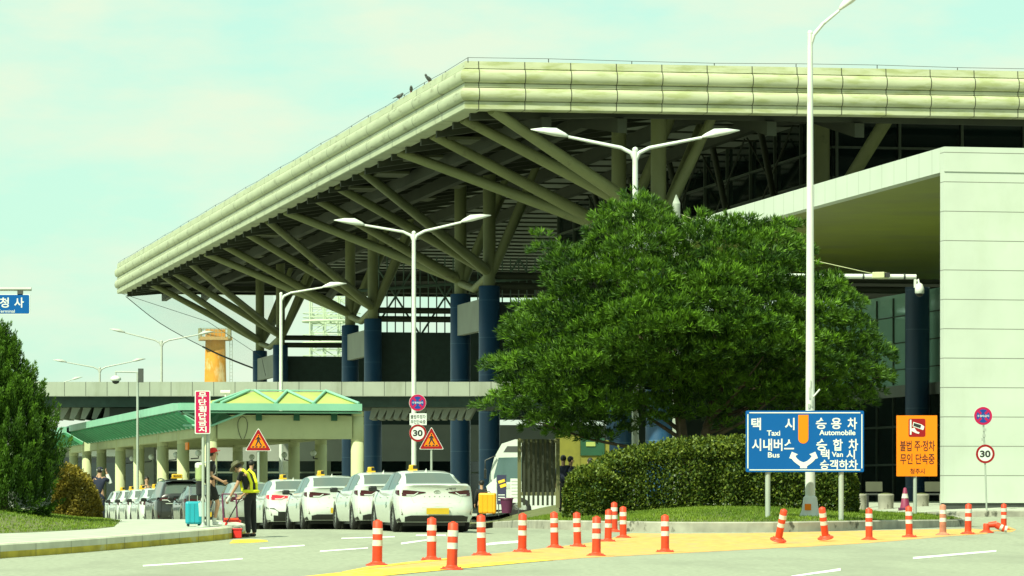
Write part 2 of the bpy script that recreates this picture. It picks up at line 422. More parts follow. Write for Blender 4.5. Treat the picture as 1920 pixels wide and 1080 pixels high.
# left mound: front edge on the pavement
mo = [G(-420, 1012, KH), G(-200, 1006, KH), G(0, 1000, KH), G(60, 998, KH), G(120, 995, KH), G(180, 991.5, KH), G(214, 987.5, KH)]
mo = [(p.x, p.y) for p in mo]
mo += [(mo[-1][0]-.5, mo[-1][1]+6), (mo[-1][0]-3, mo[-1][1]+20), (-40, mo[-1][1]+20)]
def mound_h(x, y): return gz(x, y)+KH+.47*sstep(0, 4.5, edist(mo, x, y))
mound('grass_bank', mo, mound_h, M_soil)

# ------------------------------------------------------------------ island with kerb
il_px = [(880, 988), (940, 989.5), (1000, 991), (1090, 994), (1170, 996.5), (1250, 998), (1350, 998.3), (1450, 998), (1540, 996.5), (1620, 994), (1700, 991), (1760, 989), (1797, 987)]
il = [G(*p) for p in il_px]
il = [Vector(p) for p in smooth_line([tuple(p) for p in il], 2)]
def ih(i): return lerp(.20, .27, min(1, i/8)) if i < 16 else lerp(.27, .20, (i-16)/8)
first, last = il[0].copy(), il[-1].copy()
il = [first+Vector((-.25, 14, 0)), first+Vector((-.3, 5, 0)), first+Vector((-.2, 1.2, 0))]+il+[last+Vector((.5, 1.5, 0)), last+Vector((.4, 4, 0)), last+Vector((-1, 8, 0))]
_, io, ii = kerb_strip('island_kerb', il, .2, lambda i: ih(max(0, min(24, i-3))), M_conc, 1)
io_out = [(t[0].x, t[0].y) for t in ii]
isl = io_out+[(8, 128), (-2, 128)]
def isl_h(x, y):
    d = edist(isl, x, y)
    return gz(x, y)+.2+.10*sstep(0, 1.2, d)+.22*sstep(1, 5, d)*sstep(14, 10, x)
mound('island_soil', isl, isl_h, M_soil)
# footway by the white building and the forecourt
fw = [G(1760, 972), G(1800, 970.5), G(1860, 969), G(1960, 969), G(2150, 969)]
fw = [Vector(p) for p in smooth_line([tuple(p) for p in fw], 3)]
fw = [fw[0]+Vector((-3, 10, 0)), fw[0]+Vector((-.8, 3, 0))]+fw
_, fo, fi = kerb_strip('footway_kerb', fw, .2, .2, M_conc, 1)
fo_ = [(t[0].x, t[0].y) for t in fi]+[(60, 140), (60, 230), (-10, 230), (8, 138)]
mound('footway', fo_, lambda x, y: gz(x, y)+.195, M_pave, 2.0)
# ------------------------------------------------------------------ airport terminal
def seam_mat(name, col, axis, pitch, phase=0.0, width=.012, line=(.06, .06, .03), rough=.6, dirt=None, var=.08, axis2=None, pitch2=1, phase2=0):
    m = mat(name, col, rough, var=var, scale=.6, dirt=dirt); n = m.node_tree.nodes; l = m.node_tree.links
    b = n['Principled BSDF']; src = b.inputs['Base Color'].links[0].from_socket
    t = n.new('ShaderNodeTexCoord'); sx = n.new('ShaderNodeSeparateXYZ'); l.new(t.outputs['Object'], sx.inputs[0])
    def line_fac(ax, p, ph):
        a = n.new('ShaderNodeMath'); a.operation = 'MULTIPLY_ADD'; a.inputs[1].default_value = 1/p; a.inputs[2].default_value = ph
        l.new(sx.outputs[ax], a.inputs[0])
        f = n.new('ShaderNodeMath'); f.operation = 'FRACT'; l.new(a.outputs[0], f.inputs[0])
        c = n.new('ShaderNodeMath'); c.operation = 'LESS_THAN'; c.inputs[1].default_value = width*2/p; l.new(f.outputs[0], c.inputs[0]); return c.outputs[0]
    fac = line_fac(axis, pitch, phase)
    if axis2:
        mx = n.new('ShaderNodeMath'); mx.operation = 'MAXIMUM'; l.new(fac, mx.inputs[0]); l.new(line_fac(axis2, pitch2, phase2), mx.inputs[1]); fac = mx.outputs[0]
    x = n.new('ShaderNodeMix'); x.data_type = 'RGBA'; x.inputs['B'].default_value = (*line, 1)
    l.new(fac, x.inputs['Factor']); l.new(src, x.inputs['A']); l.new(x.outputs['Result'], b.inputs['Base Color'])
    return m
M_fas = seam_mat('eave_cladding', (.41, .425, .275), 'X', 1.92, -2.46/1.92, .022, dirt=((.30, .32, .15), .7, (1, 1, 5.0), .47, .62), rough=.5)
M_fas2 = seam_mat('side_eave_cladding', (.38, .41, .27), 'Y', 6.4, .2, .05, dirt=((.17, .17, .09), .8, (1, .8, 4.0), .56, .70), rough=.5)
M_blue = seam_mat('blue_column_cladding', (.014, .060, .135), 'Z', 2.0, .3, .02, line=(.05, .12, .2), rough=.4)
M_anx = seam_mat('white_wall_panel', (.49, .535, .465), 'Z', .95, .18, .014, line=(.18, .19, .16), rough=.5, var=.06, dirt=((.43, .48, .39), .5, (1, 1, .5), .52, .8))
M_anxf = seam_mat('white_fascia_panel', (.50, .55, .48), 'Y', 1.40, .1, .014, line=(.2, .21, .18), rough=.5, var=.04)
M_par = seam_mat('parapet_cladding', (.31, .34, .28), 'X', 1.0, .0, .018, line=(.10, .11, .09), rough=.8, dirt=((.2, .22, .16), .8, (1, 1, .2), .5, .75))

P0 = P(872, 205, 46)
term = thing('airport_terminal', 'huge airport terminal with a sweeping flat roof, ribbed eaves, blue columns and slanting tube struts', 'airport terminal', (P0.x, P0.y, 0), BX)
ZB = P0.z
def T(v, u, z): return Vector((v, u, z))          # terminal's own axes: v along the front, u away
VE, UE = 70.0, 155.0
def zs(v, u): return ZB+.12+.35*u/UE+2.0*min(max(min(v, u*1.2, (UE-u)*1.2), 0), 13)/13
# eave profile (outward, share of height from the top)
prof = [(-.6, -.02), (0, 0), (.03, .148), (-.05, .152), (-.05, .160), (.02, .164)]
prof += [(.03+.19*math.sin(math.pi*k/8), .305-.14*math.cos(math.pi*k/8)) for k in range(9)]
prof += [(-.05, .449), (-.05, .458), (.03, .462), (.03, .532), (-.05, .536), (-.05, .545)]
prof += [(.03+.19*math.sin(math.pi*k/8), .685-.135*math.cos(math.pi*k/8)) for k in range(9)]
prof += [(-.05, .824), (-.05, .832), (.03, .836), (.03, .985), (-.02, .99), (-.02, 1.0), (-.7, 1.0)]
ROUND = set(range(6, 14)) | set(range(21, 29))
def eave(name, a, b, na, nb, za, zb_, ha, hb, m, nseg):
    q = MB(); n = len(prof)
    for i in range(nseg+1):
        t = i/nseg; c = Vector(a).lerp(Vector(b), t); nn = Vector(na) if i == 0 else Vector(nb) if i == nseg else None
        if nn is None:
            d = (Vector(b)-Vector(a)).normalized(); nn = Vector((d.y, -d.x, 0))
        z0 = lerp(za, zb_, t); h = lerp(ha, hb, t)
        for (o_, s_) in prof: q.v.append(tuple(c+nn*o_+UP*(z0+h*(1-s_))))
    for i in range(nseg):
        for k in range(n-1):
            q.f.append((i*n+k, i*n+k+1, (i+1)*n+k+1, (i+1)*n+k)); q.m.append(0); q.sm.append(k in ROUND)
    return q.build(name, m, term)
eave('eave_front', (0, 0, 0), (VE, 0, 0), (-1, -1, 0), (0, -1, 0), ZB, ZB+.35, 1.97, 1.92, M_fas, 1)
eave('eave_side', (0, UE, 0), (0, 0, 0), (-1, 1, 0), (-1, -1, 0), ZB+.45, ZB, 2.45, 1.97, M_fas2, 1)
eave('eave_rear', (VE, UE, 0), (0, UE, 0), (0, 1, 0), (-1, 1, 0), ZB+.45, ZB+.45, 2.3, 2.45, M_fas, 1)
def grid_mb(vs_, us_, zf, flip=False):
    q = MB(); n = len(vs_)
    q.add([T(v, u, zf(v, u)) for u in us_ for v in vs_], [((j*n+i, j*n+i+1, (j+1)*n+i+1, (j+1)*n+i) if not flip else (j*n+i, (j+1)*n+i, (j+1)*n+i+1, j*n+i+1)) for j in range(len(us_)-1) for i in range(n-1)])
    return q
gv = [.1, 3, 6, 9, 13, 20, 40, VE]; gu = [.1, 3, 6, 11, 30, 60, 90, 120, 144, 149, UE-.1]
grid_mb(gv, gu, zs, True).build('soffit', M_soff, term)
grid_mb(gv, gu, lambda v, u: ZB+1.7+.4*u/UE).build('roof_deck', M_grey, term)
for k in range(39):
    u = 1.6+k*3.95; q = MB()
    for va, vb in ((.5, 6.5), (6.5, 13), (13, 34)):
        za, zb_ = zs(va, u)-.06, zs(vb, u)-.06
        q.add([T(x, u+d, z+e_) for (x, z) in ((va, za), (vb, zb_)) for d in (-.16, .16) for e_ in (-.42, 0)],
              [(0, 1, 3, 2), (4, 6, 7, 5), (0, 2, 6, 4), (1, 5, 7, 3), (0, 4, 5, 1), (2, 3, 7, 6)])
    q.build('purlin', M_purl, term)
for v in (3.6, 6.8, 13.2, 17):
    q = MB(); us_ = [1.0, 8, 16, 60, 120, 142, 153]
    for a, b in zip(us_, us_[1:]):
        za, zb_ = zs(v, a)-.45, zs(v, b)-.45
        q.add([T(v+d, u, z+e_) for (u, z) in ((a, za), (b, zb_)) for d in (-.2, .2) for e_ in (-.6, 0)],
              [(0, 1, 3, 2), (4, 6, 7, 5), (0, 2, 6, 4), (1, 5, 7, 3), (0, 4, 5, 1), (2, 3, 7, 6)])
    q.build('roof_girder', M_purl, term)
for k in range(16):                      # light soffit hatches hung between the purlins
    random.seed(k); u = 4+k*9.3; v = random.choice([2.2, 4.8, 8.5]); q = MB()
    q.box((v, u, zs(v, u)-.5), (1.5, 2.4, .12)); q.build('soffit_panel', mat('hatch_grey', (.06, .068, .03), .7), term)
VR = 10.0
NODES = [7.9, 15.6, 46.7, 55.2, 86, 95.5, 130, 142]
EDGE = [((1.2, .5), (.8, 4.8)), ((.8, 12.2), (.8, 21)), ((.8, 32), (.8, 41)), ((.8, 49), (.8, 60)), ((.8, 67.5), (.8, 78)), ((.8, 90), (.8, 99.5)), ((.8, 109.5), (.8, 121)), ((.8, 127), (.8, 137))]
ZN = 13.0
for i, u in enumerate(NODES):
    q = MB(); q.lathe((VR, u, 0), [(.57, .0), (.57, 12.15), (.5, 12.2)], 20); q.build('blue_column', M_blue, term)
    q = MB(); q.tube([(VR, u, 12.2), (VR, u, zs(VR, u)-.2)], .34, 14); q.build('upper_pillar', M_strut, term)
    for (ev, eu) in EDGE[i]:
        q = MB(); q.tube([(VR-.1, u, ZN), (ev, eu, zs(ev, eu)-.15)], [.29, .22], 12); q.build('strut', M_strut, term)
    for (ev, eu) in ((VR+2.4, u-1.0), (VR+4, u+7)):
        q = MB(); q.tube([(VR+.1, u, ZN-.2), (ev, eu, zs(ev, eu)-.3)], [.26, .2], 12); q.build('strut', M_strut, term)
    if i % 2 == 0:
        q = MB(); u2 = NODES[i+1]
        q.tube([(VR, u+.3, ZN-.25), (VR, (u+u2)/2, ZN-.75), (VR, u2-.3, ZN-.25)], .22, 10); q.build('tie_tube', M_strut, term)
        q = MB(); q.box((VR-.1, (u+u2)/2, 10.7), (.35, u2-u-1.1, 1.7)); q.build('link_panel', M_grey, term)
        for z in (12.75, 12.2):
            q = MB(); q.tube([(VR+.3, u, z), (VR+26, u, z)], .2, 10); q.build('tie_tube', M_purl, term)
        if i >= 2:
            wl = 8 if i == 2 else 15
            q = MB(); q.box((VR+.5+wl/2, u+1.2, 8.6), (wl, .3, 5.6)); q.build('upper_wall', mat('dark_green_wall', (.020, .042, .034), .6, var=.2), term)
# inner pillars of the glazed hall and one more strut
for (v, u) in ((19.2, 14.4),):
    q = MB(); q.tube([(v, u, 13.9), (v, u, zs(v, u)-.2)], .36, 14); q.build('upper_pillar', M_strut, term)
q = MB(); q.tube([(18.6, 11.5, 13.5), (20.5, 7.5, zs(20.5, 7.5)-.3)], .3, 12); q.build('strut', M_strut, term)
# glazed hall above the white annex
M_cw = mat('dark_mullion', (.055, .075, .05), .5, var=.15)
q = MB(); q.quad(T(20, 76, 13.9), T(20, 15.5, 13.9), T(20, 15.5, 18.9), T(20, 76, 18.9)); q.quad(T(20, 15.5, 14.3), T(VE, 15.5, 14.3), T(VE, 15.5, 18.9), T(20, 15.5, 18.9))
q.build('hall_glazing', M_gldk, term)
q = MB()
for z in (15.6, 17.0): q.box((45, 15.42, z), (50, .12, .10)); q.box((19.92, 46, z), (.12, 61, .10))
for k in range(12): q.box((20.2+k*3.0, 15.40, 16.6), (.12, .14, 4.6))
for k in range(14): q.box((19.9, 15.8+k*4.6, 16.4), (.14, .12, 5.0))
q.build('glazing_frame', M_cw, term)
for k in range(5):
    q = MB(); u = 18+k*9
    q.tube([(18.9, u, 13.6), (18.9, u+8.5, 18.4)], .05, 6); q.tube([(18.9, u+8.5, 13.6), (18.9, u, 18.4)], .05, 6)
    q.tube([(17.5, u+1, 18.3), (19.6, u+5, 13.8)], .16, 8)
    q.build('cross_brace', M_purl, term)
# open steel screen and ground floor behind the columns
q = MB()
for k in range(36): q.tube([(VR+.8+k*.55, 92, 11.3), (VR+.8+k*.55, 92, 16.6)], .045, 5)
for k in range(6):
    x = VR+.8+k*3.3; q.tube([(x, 91.9, 11.4), (x+3.3, 91.9, 16.5)], .07, 5); q.tube([(x+3.3, 91.9, 11.4), (x, 91.9, 16.5)], .07, 5)
q.tube([(VR, 91.8, 14.3), (VR+21, 91.8, 16)], .12, 6)
q.build('steel_screen', mat('screen_steel', (.10, .16, .12), .6), term)
q = MB(); q.box((22, 112, 4.6), (48, .4, 2.6)); q.build('band_wall', M_grey, term)
q = MB(); q.quad(T(-30, 112.1, -.4), T(46, 112.1, -.4), T(46, 112.1, 3.3), T(-30, 112.1, 3.3)); q.build('ground_glazing', M_gldk, term)
q = MB()
for k in range(25): q.box((-28+k*3, 111.9, 1.45), (.25 if k % 3 else .9, .2, 3.7))
q.box((8, 111.85, 2.5), (76, .12, .12)); q.build('ground_frame', mat('door_frame', (.14, .17, .12), .6), term)
q = MB(); pts = []
for k in range(31):
    t = k/30; pts.append((.12, UE*(1-t), ZB+lerp(.45, 0, t)+lerp(2.45, 1.97, t)+.14+.03*math.sin(k*2.1)))
for k in range(1, 20): pts.append((k*3.5, .12, ZB+1.97+.35*k*3.5/VE-.05*k*3.5/VE+.14+.03*math.sin(k*1.7)))
q.tube(pts, .011, 5)
for p in pts: q.tube([(p[0], p[1], p[2]-.2), p], .02, 5)
q.build('lightning_wire', M_dark, term)
q = MB(); q.tube([(-.1, 150, 17), (6, 143, 14.5), (9.6, 138, 11.6), (9.4, 134, 10)], .02, 5); q.build('hanging_cable', M_dark, term)

# bird net slung under the rear left corner of the eave
net = thing('bird_net', 'sheer sagging net slung below the far left corner of the terminal roof', 'net', (P0.x, P0.y, 0), BX)
q = MB(); N = 14; rows_ = 6; grid = []
lowp = smooth_line([(236, 556, 23.2), (300, 606, 23.4), (380, 650, 23.6), (440, 677, 23.7), (512, 704, 23.8)], 4)
for i, lp in enumerate(lowp):
    t = i/(len(lowp)-1); top_ = P(lerp(236, 512, t), 553, lerp(23.2, 23.8, t)); bot = P(*lp)
    for k in range(rows_+1):
        w = k/rows_; p = top_.lerp(bot, w); p += UU*(-1.2*math.sin(math.pi*w)*t); grid.append(p)
n = rows_+1
q.add(grid, [(i*n+k, i*n+k+1, (i+1)*n+k+1, (i+1)*n+k) for i in range(len(lowp)-1) for k in range(rows_)], True)
M_net = mat('net_mesh', (.45, .52, .45), .8, var=0); M_net.node_tree.nodes['Principled BSDF'].inputs['Alpha'].default_value = .17
q.build('netting', M_net, net, world=True)
q = MB(); q.tube([P(*p) for p in lowp[:9]], .03, 6); q.tube([P(*p) for p in lowp[8:]], .07, 6)
q.build('edge_rope', M_dark, net, world=True)

# pigeons on the eave
def eave_top(px):
    t = (872-px)/(872-220.0); s = (px+430)*46/1302.0
    u = (F/s-P0.y)/math.cos(BX)
    return P0+UU*u+UP*(lerp(1.97, 2.45, u/UE)+.45*u/UE)
for i, (px, lab) in enumerate([(800, 'dark pigeon standing upright highest on the sloping roof edge'), (767, 'dark pigeon on the roof edge, its head lowered, just below the highest one'), (745, 'small pigeon lowest of the three on the roof edge')]):
    b = eave_top(px); o = thing('pigeon', lab, 'bird', b-UU*0+VV*.1, BX+R(200+60*i), 'pigeons on the roof edge')
    q = MB(); tilt = Matrix.Rotation(R(-35 if i == 0 else -12), 3, 'Y')
    q.ball((0, 0, .2), .1, 10, (1.7, .85, .9), tilt); q.ball((.16, 0, .36 if i == 0 else .3), .055, 8)
    q.tube([(.1, 0, .26), (.15, 0, .35 if i == 0 else .29)], [.07, .045], 8)
    q.add([tilt @ Vector(p)+Vector((0, 0, .2)) for p in ((-.12, -.05, 0), (-.12, .05, 0), (-.36, .04, -.02), (-.36, -.04, -.02), (-.12, 0, .05), (-.36, 0, 0))], [(0, 1, 2, 3), (0, 3, 5, 4), (1, 4, 5, 2), (0, 4, 1), (3, 2, 5)])
    q.build('body', M_dark, o); q = MB()
    q.lathe((.2, 0, .355 if i == 0 else .295), [(.016, 0), (.001, .05)], 6, M=Matrix.Rotation(R(100), 3, 'Y')); q.build('beak', M_grey, o)
    for y in (-.03, .03): q = MB(); q.tube([(0, y, .14), (.01, y, 0)], .011, 5); q.build('leg', M_red, o)

# ------------------------------------------------------------------ white annex
A0 = P(1770, 950, 58)
anx = thing('entrance_annex', 'white panelled entrance block with a deep open canopy at the right edge', 'building', (A0.x, A0.y, 0), BX)
ZT = EYE+(918-275)/58; ZF = ZT-.80
zb = A0.z
q = MB(); q.box((12.5, .2, (zb+.12+ZF)/2), (25, .4, ZF-zb-.12)); q.build('front_wall', M_anx, anx)
q = MB(); q.box((12.5, .25, zb-.1), (24.9, .4, .5)); q.build('plinth', M_dark, anx)
q = MB(); q.box((12.5, .19, (ZT+ZF)/2), (25, .44, ZT-ZF)); q.build('fascia', M_anx, anx)
q = MB(); q.box((.2, 26.2, (ZT+ZF)/2), (.4, 51.5, ZT-ZF)); q.build('side_fascia', M_anxf, anx)
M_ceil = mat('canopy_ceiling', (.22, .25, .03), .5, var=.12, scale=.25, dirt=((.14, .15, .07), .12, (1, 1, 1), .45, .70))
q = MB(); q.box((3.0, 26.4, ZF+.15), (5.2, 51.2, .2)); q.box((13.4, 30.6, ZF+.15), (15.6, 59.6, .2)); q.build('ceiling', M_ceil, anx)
q = MB(); q.box((11.0, 26.6, ZT-.1), (21.0, 51.6, .12)); q.build('roof', M_grey, anx)
M_glr = glass_mat('painted_reflection_glazing', (.42, .72, .57), .05, 1.0)  # teal sky reflection put into the glass's base colour
q = MB(); q.quad((21.1, 96, 6.7), (21.1, 34, 6.7), (21.1, 34, ZF), (21.1, 96, ZF)); q.build('upper_glazing', M_glr, anx)
q = MB(); q.quad((21.1, 96, 0), (21.1, 34, 0), (21.1, 34, 6.2), (21.1, 96, 6.2)); q.build('lower_glazing', M_gldk, anx)
q = MB(); q.box((21.0, 65, 6.45), (.3, 62, .6)); q.build('band_panel', M_grey, anx)
q = MB()
for z in (7.6, 9.0, 10.4): q.box((21.04, 65, z), (.1, 62, .05))
for k in range(21): q.box((21.04, 35+k*3.0, 9.1), (.1, .05, 4.6))
for z in (2.6, 4.6): q.box((21.04, 65, z), (.1, 62, .11))
for k in range(21): q.box((21.04, 35+k*3.0, 3.1), (.1, .09, 6.2))
q.build('window_frame', M_cw, anx)
for (v, u) in ((20.0, 66.5),):
    q = MB(); q.lathe((v, u, 0), [(.62, 0), (.62, ZF)], 18); q.build('dark_column', M_blue, anx)
q = MB(); q.box((15, 88, 5.5), (12, .4, 11.0)); q.build('rear_wall', mat('dark_rear_wall', (.05, .07, .05), .6, var=.3, scale=.5), anx)  # plain dark wall, raised to close the sky gaps behind the pine

# ------------------------------------------------------------------ elevated road
ov = thing('elevated_road', 'long grey elevated approach road with panelled parapet passing before the terminal', 'overpass', (-16, 175, 0), R(-.35))
def OX(px): return (px-960)/40.0+16
q = MB(); q.box(((OX(-40)+OX(1060))/2, .12, 6.01), (OX(1060)-OX(-40), .24, .66)); q.build('parapet', M_par, ov)
q = MB(); q.box(((OX(-40)+OX(1060))/2, 5.0, 5.42), (OX(1060)-OX(-40), 9.2, .50)); q.build('deck', mat('deck_teal', (.028, .055, .045), .7, var=.2), ov)
q = MB(); q.box(((OX(-40)+OX(1060))/2, 9.8, 6.01), (OX(1060)-OX(-40), .24, .66)); q.build('parapet', M_par, ov)
for x0, x1, st in ((40, 208, 21), (284, 345, 15), (690, 872, 15)):
    q = MB(); x = x0
    while x < x1:
        a = OX(x); q.prism([(a, 1.2, 4.62), (a+.22, 1.2, 4.62), (a+.52, 1.2, 5.16), (a+.12, 1.2, 5.16)], (0, 4.2, 0)); x += st
    q.build('soffit_fins', M_grey, ov)
for px in (-20, 250):
    q = MB(); q.box((OX(px), 5.5, 2.5), (.9, 1.2, 5.3)); q.build('pier', M_grey, ov)
q = MB(); q.box((OX(232), 1.4, 4.85), (1.6, .5, .6)); q.build('bracket', M_dark, ov)

# far low building seen under the elevated road
lb = thing('low_building', 'low white building seen under the left end of the elevated road', 'building', tuple(P(140, 918, 27).xy)+(0,))
q = MB(); q.box((0, 2, 2.6), (9, 4, 5.2)); q.build('wall', M_gpar, lb)
q = MB(); q.box((0, 1.7, 4.35), (9.6, 5, .35)); q.build('roof', M_grey, lb)
q = MB(); q.box((0, -.06, 1.75), (9.02, .1, 3.5)); q.build('dark_sheet', M_gldk, lb)  # added dark sheet that dims the wall seen behind the shelter columns
q = MB(); q.box((1.6, -.05, 3.85), (2.6, .1, .5)); q.build('window', M_swht, lb)

# ------------------------------------------------------------------ orange tower and lattice tower far behind
tw = thing('control_tower', 'weathered orange concrete tower with railed platform on the skyline', 'tower', tuple(P(404, 918, 12).xy)+(0,))
M_tow = mat('tower_orange', (.55, .24, .025), .8, var=.2, scale=.5, dirt=((.62, .50, .28), .5, (1, 1, .35), .52, .66))
q = MB(); q.tube([(0, 0, 0), (0, 0, 24.6)], [2.75, 2.05], 4); q.build('shaft', M_tow, tw)
q = MB(); q.box((0, 0, 24.85), (5.0, 5.0, .5), R(8)); q.build('platform', mat('tower_platform', (.42, .26, .10), .8), tw)
q = MB(); q.box((0, 0, 25.7), (3.0, 3.0, 1.2), R(8)); q.build('cabin', M_tow, tw)
q = MB()
for k in range(9):
    for s_ in (-1, 1):
        q.box((-2.3+k*.575, 2.3*s_, 25.7), (.07, .07, 1.4)); q.box((2.3*s_, -2.3+k*.575, 25.7), (.07, .07, 1.4))
for z in (25.75, 26.4):
    for s_ in (-1, 1): q.box((0, 2.3*s_, z), (4.7, .09, .09)); q.box((2.3*s_, 0, z), (.09, 4.7, .09))
for sx in (-2.3, 2.3): q.box((sx, -2.3, 25.6), (.4, .3, 1.6))
q.build('railing', mat('tower_rail', (.22, .22, .13), .6), tw)
q = MB()
for x in (2.35, 2.75): q.tube([(x, -1.5, 2), (x+.0, -1.5, 24.6)], .05, 5)
for k in range(40): q.tube([(2.35, -1.5, 2.5+k*.55), (2.75, -1.5, 2.5+k*.55)], .03, 4)
q.build('ladder', M_grey, tw)
lt = thing('lattice_mast', 'pale open lattice mast with round galleries seen under the terminal roof', 'lattice tower', tuple(P(622, 918, 15).xy)+(0,))
M_lat = mat('lattice_steel', (.42, .50, .36), .6, var=.1)
q = MB()
for x in (-2.6, -.9, .9, 2.6):
    for y in (-2.2, 2.2): q.tube([(x, y, 0), (x, y, 26)], .11, 5)
q.build('upright', M_lat, lt)
for y in (-2.2, 2.2):
    q = MB()
    for k in range(22):
        z = 3+k*1.05
        q.tube([(-2.6, y, z), (2.6, y, z)], .06, 5)
        for (a, b) in ((-2.6, -.9), (-.9, .9), (.9, 2.6)):
            q.tube([(a, y, z), (b, y, z+1.05)] if k % 2 else [(b, y, z), (a, y, z+1.05)], .045, 4)
    q.build('bracing', M_lat, lt)
for z in (19.6, 17.0, 22.3):
    q = MB(); n_ = 24
    q.tube([(3.6*math.cos(2*math.pi*k/n_), 3.2*math.sin(2*math.pi*k/n_), z) for k in range(n_+1)], .16, 6)
    for h in (.5, 1.0): q.tube([(3.6*math.cos(2*math.pi*k/n_), 3.2*math.sin(2*math.pi*k/n_), z+h) for k in range(n_+1)], .05, 5)
    q.build('gallery', M_lat, lt)

# ------------------------------------------------------------------ green roofed taxi shelter
S0 = P(395, 918, 51)
sh = thing('taxi_shelter', 'cream columned waiting shelter with green ribbed eaves and yellow roof panels', 'shelter', (S0.x, S0.y, 0), BX)
SU = [0, 9.3, 17, 27.2, 36, 46, 54.6, 63]
ZG = -.22
for vrow in (0, 5.45):
    for k, u in enumerate(SU):
        if vrow == 5.45 and k > 4: continue
        g = -.2; q = MB(); q.lathe((vrow, u, g), [(.24, 0), (.24, 3.05-g), (.225, 3.06-g), (.225, 3.08-g), (.24, 3.09-g), (.24, 3.98-g), (.225, 3.99-g), (.225, 4.01-g), (.24, 4.02-g), (.24, 4.18-g)], 18)
        q.build('column', M_cream, sh)
q = MB(); q.box((2.73, 0, 3.58), (5.0, .40, .84)); q.build('front_beam', M_cream, sh)
for vrow, ul in ((0, 63), (5.45, 36)):
    q = MB(); q.box((vrow, ul/2+.1, 3.62), (.34, ul, .76)); q.build('long_beam', M_cream, sh)
for u in SU[1:6]:
    q = MB(); q.box((2.73, u, 3.62), (5.0, .34, .74)); q.build('cross_beam', M_cream, sh)
q = MB(); q.box((2.6, 18.5, 4.08), (5.6, 36, .06)); q.build('ceiling', M_cream, sh)
# ribbed eave hung outwards: foot on the column line, head further out
def ribbed(u0, u1, zl, zh):
    q = MB(); vl, vh = -.25, -1.15; n_ = int((u1-u0)/1.5)
    d = Vector((vh-vl, 0, zh-zl)).normalized(); nr = Vector((-d.z, 0, d.x)); rr = nr*(1 if nr.x < 0 else -1)
    us_ = []
    for k in range(n_+1):
        u = u0+(u1-u0)*k/n_; us_ += [(u-.14, 0), (u-.09, .13), (u+.09, .13), (u+.14, 0)]
    vs_ = []
    for (u, h) in us_: vs_ += [Vector((vl, u, zl))+rr*h, Vector((vh, u, zh))+rr*h]
    for i in range(len(us_)-1):
        q.cur = 0 if i % 4 == 3 else 1  # ribs lighter, troughs darker: light on the profile put into the colours
        q.add([vs_[2*i], vs_[2*i+1], vs_[2*i+3], vs_[2*i+2]], [(0, 1, 2, 3)])
    q.cur = 0
    q.add([(vl+.5, u0, zl+.04), (vl+.5, u1, zl+.04), (vh+.5, u1, zh+.04), (vh+.5, u0, zh+.04)], [(3, 2, 1, 0)])
    q.build('eave_sheet', [M_green, mat('lit_rib_green', (.07, .34, .17), .5, var=.1)], sh)
    q = MB(); q.tube([(vl-.03, u0, zl-.03), (vl-.03, u1, zl-.03)], .06, 8); q.tube([(vl, u0, zl), (vh, u0, zh)], .06, 8); q.tube([(vl, u1, zl), (vh, u1, zh)], .05, 8); q.build('eave_bar', M_teal, sh)
    q = MB(); q.box(((vh)-.02, (u0+u1)/2, zh+.14), (.2, u1-u0, .3)); q.build('gutter', M_teal, sh)
ribbed(1.2, 50, 3.68, 4.2)
ribbed(54, 82, 3.68, 4.2)
q = MB(); q.box((.9, 26, 4.5), (3.6, 48, .08)); q.box((.9, 68, 4.5), (3.6, 28, .08)); q.build('roof_sheet', M_green, sh)
q = MB(); q.box((0.6, 66, 3.9), (1.2, 26, .5)); q.build('dark_infill', M_green, sh)
# front roof: teal beam, yellow panels and zigzag bars
fz = 4.32
q = MB(); q.box((2.15, -.75, fz), (6.7, .16, .26)); q.build('gutter', M_teal, sh)
q = MB(); q.box((-1.2, .25, fz), (.16, 1.9, .26)); q.build('gutter', M_teal, sh)
q = MB(); q.tube([(-1.1, -.72, fz-.2), (5.5, -.72, fz-.2)], .035, 6); q.build('eave_bar', M_teal, sh)
q = MB(); rz_ = fz+.60
q.add([(-.6, -.7, fz+.1), (5.4, -.7, fz+.1), (4.6, .9, rz_), (1.7, .9, rz_), (.7, -.3, fz+.1)], [(0, 1, 2, 3)])
q.add([(5.4, -.7, fz+.1), (5.4, 3.5, fz+.1), (4.6, 3.2, rz_), (4.6, .9, rz_)], [(0, 1, 2, 3)])
q.add([(-.6, -.7, fz+.1), (1.7, .9, rz_), (1.7, 3.2, rz_), (-.6, 3.5, fz+.1)], [(0, 1, 2, 3)])
q.add([(1.7, .9, rz_), (4.6, .9, rz_), (4.6, 3.2, rz_), (1.7, 3.2, rz_)], [(0, 1, 2, 3)])
q.build('roof_panel', M_ypan, sh)
def slope(v, t): return (v, lerp(-.73, .87, t), lerp(fz+.15, rz_+.05, t))
q = MB()
for (a, ta, b, tb) in ((.3, 0, 1.55, 1), (1.75, 1, 2.35, .0), (2.3, 0, 2.95, 1), (2.95, 1, 3.75, 0), (3.7, 0, 4.4, 1), (4.4, 1, 5.4, 0), (0, 0, 1.45, 1)):
    q.tube([slope(a, ta), slope(b, tb)], .055, 6)
q.tube([slope(1.6, 1), slope(4.5, 1)], .03, 6)
q.build('zigzag_bar', M_teal, sh)
q = MB(); q.quad((-1.1, -.68, fz-.14), (5.4, -.68, fz-.14), (5.4, .1, fz-.28), (-1.1, .1, fz-.28))
q.add([(-1.1, -.66, fz-.15), (.3, -.66, fz-.15), (.75, -.25, fz-.34), (.1, -.3, 3.66), (-.3, .1, 3.66)], [(0, 1, 2, 3, 4)]); q.build('eave_sheet', M_green, sh)
q = MB()
